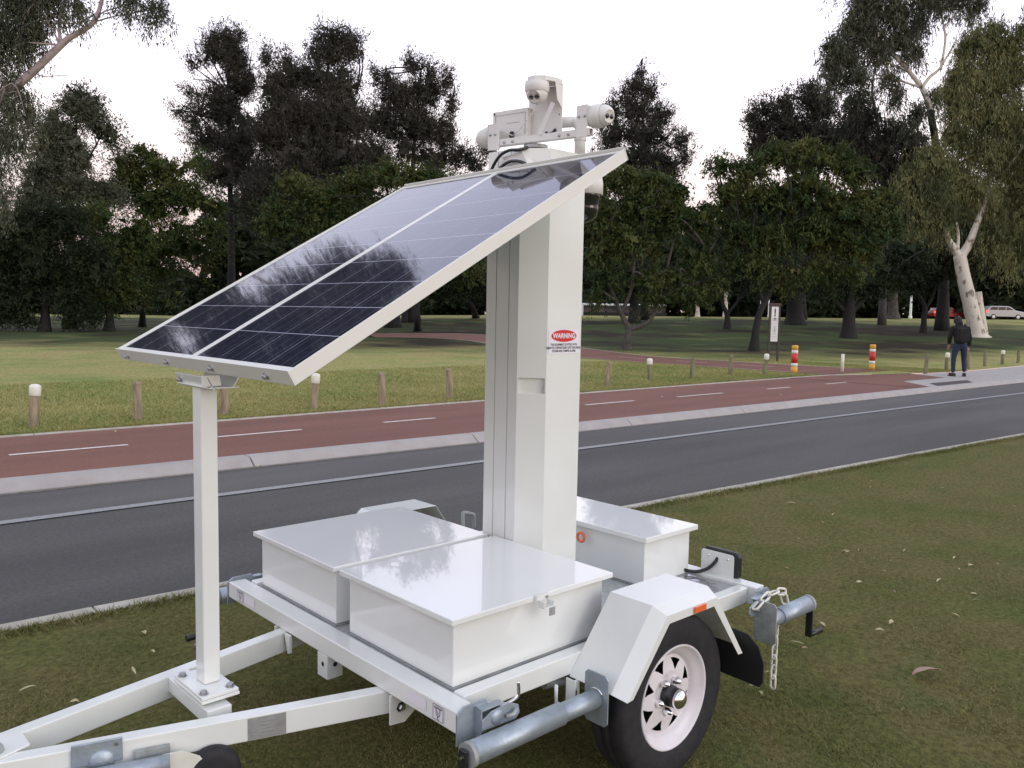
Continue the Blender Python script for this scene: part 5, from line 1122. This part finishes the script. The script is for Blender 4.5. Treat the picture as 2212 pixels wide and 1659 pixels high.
# person in dark jacket walking away
def person():
    q = gpt(2070, 812); root = empty('person', (q[0], q[1], .0835), rz=0, label='person in a dark hooded jacket and blue jeans walking away along the pavement', category='person')
    f = Vector((-.15, .99, 0)).normalized()
    f = Vector((FW[0], FW[1], 0)).normalized(); r_ = Vector((f.y, -f.x, 0)); z = Vector((0, 0, 1))
    k = .97
    def P(a, b, c): return (r_*a + f*b + z*c) * k
    def skin(name, verts, edges, mat_, sub=2):
        me = bpy.data.meshes.new(name); me.from_pydata([P(*v[:3]) for v in verts], edges, []); me.materials.append(MATS[mat_])
        o = bpy.data.objects.new(name, me); COL.objects.link(o); o.parent = root
        sk = o.modifiers.new('skin', 'SKIN'); sk.use_smooth_shade = True
        for i, v in enumerate(verts):
            rr = v[3] if hasattr(v[3], '__len__') else (v[3], v[3]); o.data.skin_vertices[0].data[i].radius = (rr[0]*k, rr[1]*k)
        o.data.skin_vertices[0].data[0].use_root = True
        o.modifiers.new('sub', 'SUBSURF').levels = sub; o.modifiers['sub'].render_levels = sub; return o
    # body: trousers and legs continuous with the torso, legs mid stride
    skin('legs', [(0, 0, .90, (.15, .11)), (-.115, 0, .84, .098), (-.155, .02, .50, .070), (-.165, -.02, .10, .055), (.115, 0, .84, .098), (.165, .08, .50, .070), (.180, .03, .12, .055), (0, 0, 1.0, (.15, .11))],
         [(0, 1), (1, 2), (2, 3), (0, 4), (4, 5), (5, 6), (0, 7)], 'denim')
    jk = skin('jacket', [(0, .02, .86, (.20, .15)), (0, .02, 1.02, (.195, .15)), (0, .05, 1.20, (.235, .175)), (0, .10, 1.36, (.21, .15)), (0, .16, 1.45, (.09, .08)), (-.20, .08, 1.36, .075), (-.275, .07, 1.10, .066), (-.22, .18, .90, .056), (.20, .08, 1.36, .075), (.29, .05, 1.10, .066), (.30, .10, .86, .056)],
         [(0, 1), (1, 2), (2, 3), (3, 4), (3, 5), (5, 6), (6, 7), (3, 8), (8, 9), (9, 10)], 'dark_cloth')
    bp = MB(); c0 = P(-.02, -.17, 1.17); bp.obox(c0, r_, f, z, .15, .07, .20); b_ = bp.build('backpack', 'dark_cloth', root, .05, 4)
    for s_ in (-1, 1):
        MB().tube([P(s_*.10, -.12, 1.36), P(s_*.12, .02, 1.47), P(s_*.11, .16, 1.38)], .018, 8).build('backpack_strap', 'dark_cloth', root)
    # head: skull with face turned away, ears, nose, and hair
    hd = MB(); hc = P(0, .23, 1.555); hd.ball(tuple(hc), .098*k, 24, 16, (.86, .98, 1.18)); hd.tube([P(0, .15, 1.43), P(0, .20, 1.50)], .055*k, 14)
    hd.ball(tuple(P(0, .325, 1.545)), .016, 10, 8, (1, 1.2, 1.3)); hd.ball(tuple(P(-.085, .225, 1.55)), .024, 10, 8, (.4, .9, 1.3)); hd.ball(tuple(P(.085, .225, 1.55)), .024, 10, 8, (.4, .9, 1.3)); hd.build('head', 'skin', root)
    for s_ in (-1, 1): MB().ball(tuple(P(s_*.033, .312, 1.575)), .011, 10, 8).build('eye', 'sticker_white', root)
    MB().obox(P(0, .316, 1.505), r_, z, f, .022, .004, .004).build('mouth', 'red_plastic', root)
    MB().ball(tuple(P(0, .205, 1.575)), .112*k, 24, 16, (.92, 1.0, 1.12), 0, .70).build('hair', 'hair', root)
    skin('hood', [(0, .13, 1.42, (.11, .09)), (0, .12, 1.50, (.115, .085)), (0, .15, 1.56, (.09, .06))], [(0, 1), (1, 2)], 'dark_cloth')
    for s_, hx, hy, hz in ((-1, -.205, .22, .85), (1, .30, .12, .80)):
        v = [(hx, hy, hz + .04, (.030, .022)), (hx, hy + .01, hz - .03, (.038, .020))]; e_ = [(0, 1)]
        for j in range(4):
            ox = (j - 1.5) * .018; n0 = len(v)
            v += [(hx + ox, hy + .012, hz - .06, .0095), (hx + ox, hy + .02, hz - .09, .0085), (hx + ox - s_*0, hy + .035, hz - .112 - .006*(1.5 - abs(j - 1.5)), .008)]; e_ += [(1, n0), (n0, n0+1), (n0+1, n0+2)]
        n0 = len(v); v += [(hx - s_*.035, hy + .03, hz - .03, .011), (hx - s_*.038, hy + .045, hz - .06, .009)]; e_ += [(0, n0), (n0, n0+1)]
        skin('hand', v, e_, 'skin', 1)
    for bx, by, ang in ((-.165, .03, 0), (.195, .06, .5)):
        s_ = MB(); d = (f*math.cos(ang) + r_*math.sin(ang)).normalized(); sd_ = Vector((d.y, -d.x, 0))
        c0 = P(bx, by, 0)
        for zz, hl, hw, hh_ in ((.018, .145, .050, .018), (.062, .115, .046, .030)): s_.obox(c0 + z*zz + d*(.02 if zz < .05 else -.005), d, sd_, z, hl, hw, hh_)
        s_.build('shoe', 'shoe', root, .022, 3)
person()

# far things: cars, bus, posts, house bits
def car(u_, d_, L_, body, lb, zoff=0, lamps=True, flip=1):
    p = at(u_, 690, d_); z0 = float(H(p[0], p[1])) + zoff; rt = empty('parked_car' if not lamps else 'moving_car', (p[0], p[1], z0), rz=math.atan2(RT[1], RT[0]), label=lb, category='car')
    w = .86; h = 1.55; a = L_ / 4.6
    prof = [(-2.28, .35), (-2.30, .75), (-2.22, 1.02), (-2.05, 1.12), (-1.85, 1.48), (-1.65, 1.55), (.15, 1.55), (.50, 1.46), (1.05, 1.08), (1.95, .92), (2.22, .78), (2.30, .55), (2.26, .33)]
    bd = MB().prism([(x*a, z) for x, z in prof], (0, -w, 0), (1, 0, 0), (0, 0, 1), (0, 1, 0), 2*w).build('body', body, rt, .05, 3)
    for y in (-w - .004, w - .008):
        MB().prism([(x*a, z) for x, z in ((-1.92, 1.10), (-1.70, 1.44), (.10, 1.45), (.42, 1.38), (.86, 1.10))], (0, y, 0), (1, 0, 0), (0, 0, 1), (0, 1, 0), .012).build('side_window', 'car_glass', rt)
        for x in (-.95, -.05): MB().box((x*a - .03, y - .003, 1.09), (x*a + .03, y + .015, 1.46)).build('pillar', body, rt)
        for x in (-1.42, 1.38):
            MB().lathe([(0, .02), (.19, .02), (.31, .0), (.32, -.15)], (x*a, y, .32), (0, -1 if y < 0 else 1, 0), 24).build('wheel', 'rubber', rt)
            MB().lathe([(0, .03), (.17, .03), (.18, .02)], (x*a, y, .32), (0, -1 if y < 0 else 1, 0), 20).build('hubcap', 'rim_paint', rt)
        if y < 0: MB().box((-2.29*a, y - .01, .78), (-2.05*a, y + .1, 1.08)).build('tail_light', 'tail_lamp_on' if lamps else 'red_paint', rt, .03)
    if lamps: MB().ball((2.27*a, -.62, .70), .11, 14, 10, (.6, 1, .8)).build('headlight', 'head_lamp_on', rt)
    return rt
car(2163, 96, 4.6, 'car_silver', 'silver station wagon with its lights on crossing behind the far lawn at the right')
car(2043, 108, 4.0, 'car_red', 'red hatchback partly hidden left of the big gum trunk')
# long pale vehicle behind the first trees
p = at(1330, 684, 100); bs = empty('bus', (p[0], p[1], float(H(p[0], p[1])) - .9), rz=math.atan2(RT[1], RT[0]), label='long pale bus half hidden behind the lawn just right of the mast', category='bus')
MB().box((-4.2, -1.2, .35), (5.8, 1.2, 1.25)).build('body', 'mudflap_rubber', bs, .05)
MB().box((-4.0, -1.14, 1.25), (5.7, 1.14, 2.05)).build('side_window', 'car_glass', bs, .03)
MB().box((-4.2, -1.2, 2.05), (5.8, 1.2, 2.32)).build('roof', 'bus_white', bs, .10, )
MB().box((-4.22, -1.22, .6), (-4.0, 1.2, 2.2)).build('front_pillar', 'bus_white', bs, .05)
for x in (.2, 3.0): MB().box((x, -1.19, 1.2), (x + .10, -1.13, 2.08)).build('window_pillar', 'bus_white', bs)
for (u_, v0, v1, d_, w_, lb) in ((1965.5, 639, 688, 84, .12, 'tall white lamp post left of the red car'), (1659, 640, 688, 90, .07, 'thin grey post directly left of the path sign top'), (1641, 650, 688, 95, .04, 'thinnest pale post left of the sign')):
    p = ground_at(u_, d_); top = at(u_, v0, d_)
    MB().lathe([(0, -.2), (w_*1.6, -.2), (w_*1.5, .25), (w_, .3), (w_*.85, top[2] - p[2]), (0, top[2] - p[2] + .02)], tuple(p), (0, 0, 1), 14).build('post', 'cap_white' if w_ > .1 else 'sign_face', None, label=lb, category='post')
# small pale house with terracotta wall far away between the trunks
p = ground_at(962, 118); hs = empty('house', tuple(p), rz=math.atan2(RT[1], RT[0]), label='low house with reddish wall and bright window glimpsed under the trees left of the mast', category='house')
MB().box((-4, -2, -.3), (5.5, 2, 2.3)).build('wall', 'terracotta', hs)
MB().prism([(-4.4, 2.3), (5.9, 2.3), (4.6, 3.6), (-3.1, 3.6)], (0, -2.4, 0), (1, 0, 0), (0, 0, 1), (0, 1, 0), 4.8).build('roof', 'deck_plate', hs)
MB().box((.6, -2.06, .9), (2.3, -2.0, 1.9)).build('window', 'sign_face', hs)
MB().box((2.7, -2.06, .6), (3.2, -2.0, 2.3)).build('door', 'cap_white', hs)

# fallen leaves
def leaf_mesh(nm, L_, W_2, curl, m_, sd):
    g = random.Random(sd); V = []; n = 7
    for i in range(n):
        t = i/(n-1); w = W_2 * math.sin(math.pi * (t*.94 + .03)) ** .8; x = (t - .5)*L_; zc = curl * math.sin(math.pi*t)
        bend = W_2 * .35 * math.sin(t*2.4)
        V += [(x, -w + bend, zc + curl*.5 + g.uniform(0, .002)), (x, bend, zc), (x, w + bend, zc + curl*.5)]
    F_ = [(i*3+j, (i+1)*3+j, (i+1)*3+j+1, i*3+j+1) for i in range(n-1) for j in range(2)]
    me = bpy.data.meshes.new(nm); me.from_pydata(V, [], F_); me.materials.append(MATS[m_]); return me
LM = [leaf_mesh('fallen_leaf', .058, .0065, .005, 'leaf_litter', 1), leaf_mesh('fallen_leaf', .036, .0085, .006, 'leaf_litter', 2), leaf_mesh('fallen_leaf', .070, .006, .003, 'leaf_litter', 3), leaf_mesh('fallen_leaf', .030, .007, .005, 'leaf_litter_pink', 4)]
def put_leaf(q, me, s, lb, grp=None, rz=None, z=.004):
    o = bpy.data.objects.new('fallen_leaf', me); COL.objects.link(o); o.location = (q[0], q[1], q[2] + z); o.scale = (s, s, s)
    o.rotation_euler = (rnd.uniform(-.25, .25), rnd.uniform(-.2, .2), rnd.uniform(0, 6.3) if rz is None else rz); o['label'] = lb; o['category'] = 'leaf'
    if grp: o['group'] = grp
ml = [(1826, 1192), (1853, 1190), (1830, 1194), (2062, 1206), (2092, 1221), (2097, 1223), (2072, 1231), (2152, 1221), (1953, 1190), (1925, 1213), (2064, 1330), (1924, 1346), (1899, 1365), (1885, 1073), (1977, 1074), (2035, 1055), (1881, 1053), (1880, 1040), (1778, 1350), (1738, 1403), (1645, 1500), (1628, 1487), (1660, 1455), (1720, 1390), (1983, 1085), (1708, 1088), (1750, 1088), (1785, 1025), (1800, 1112), (1725, 1165), (1775, 1130), (2103, 1285), (2108, 1298), (2028, 1255), (1930, 1280), (1905, 1235), (1855, 1260), (2130, 1100), (2190, 1095), (1700, 1230), (1200, 1565), (1185, 1585), (310, 1370), (290, 1450), (420, 1395), (60, 1490), (330, 1410), (160, 1520)]
for i, (u_, v_) in enumerate(ml):
    q = gpt(u_, v_, 0.0)
    put_leaf(q, LM[(0, 1, 1, 2, 3)[i % 5]], rnd.uniform(.65, 1.35), 'small dry gum leaf lying on the near lawn', 'dry leaves scattered on the near lawn')
big = leaf_mesh('large_leaf', .140, .032, .014, 'leaf_litter_pink', 9)
put_leaf(gpt(2003, 1459, 0), big, 1.0, 'largest fallen leaf, broad and pinkish tan, on the lawn at the right', rz=R(-35), z=.010)
fl = [(248, 933), (958, 878), (1685, 853), (1160, 884), (1430, 858), (1448, 1390 / 1.65), (1300, 800), (1470, 805), (1515, 800), (1455, 793), (560, 1010), (600, 850), (900, 850), (1325, 818), (1560, 795), (750, 800), (790, 806), (1280, 795), (1390, 797), (380, 800), (120, 850), (180, 870)]
for i, (u_, v_) in enumerate(fl):
    q = gpt(u_, v_, .09)
    put_leaf(q, LM[i % 3], rnd.uniform(1.2, 1.9), 'dry leaf lying on or beside the red cycle path', 'dry leaves along the cycle path', z=.006)
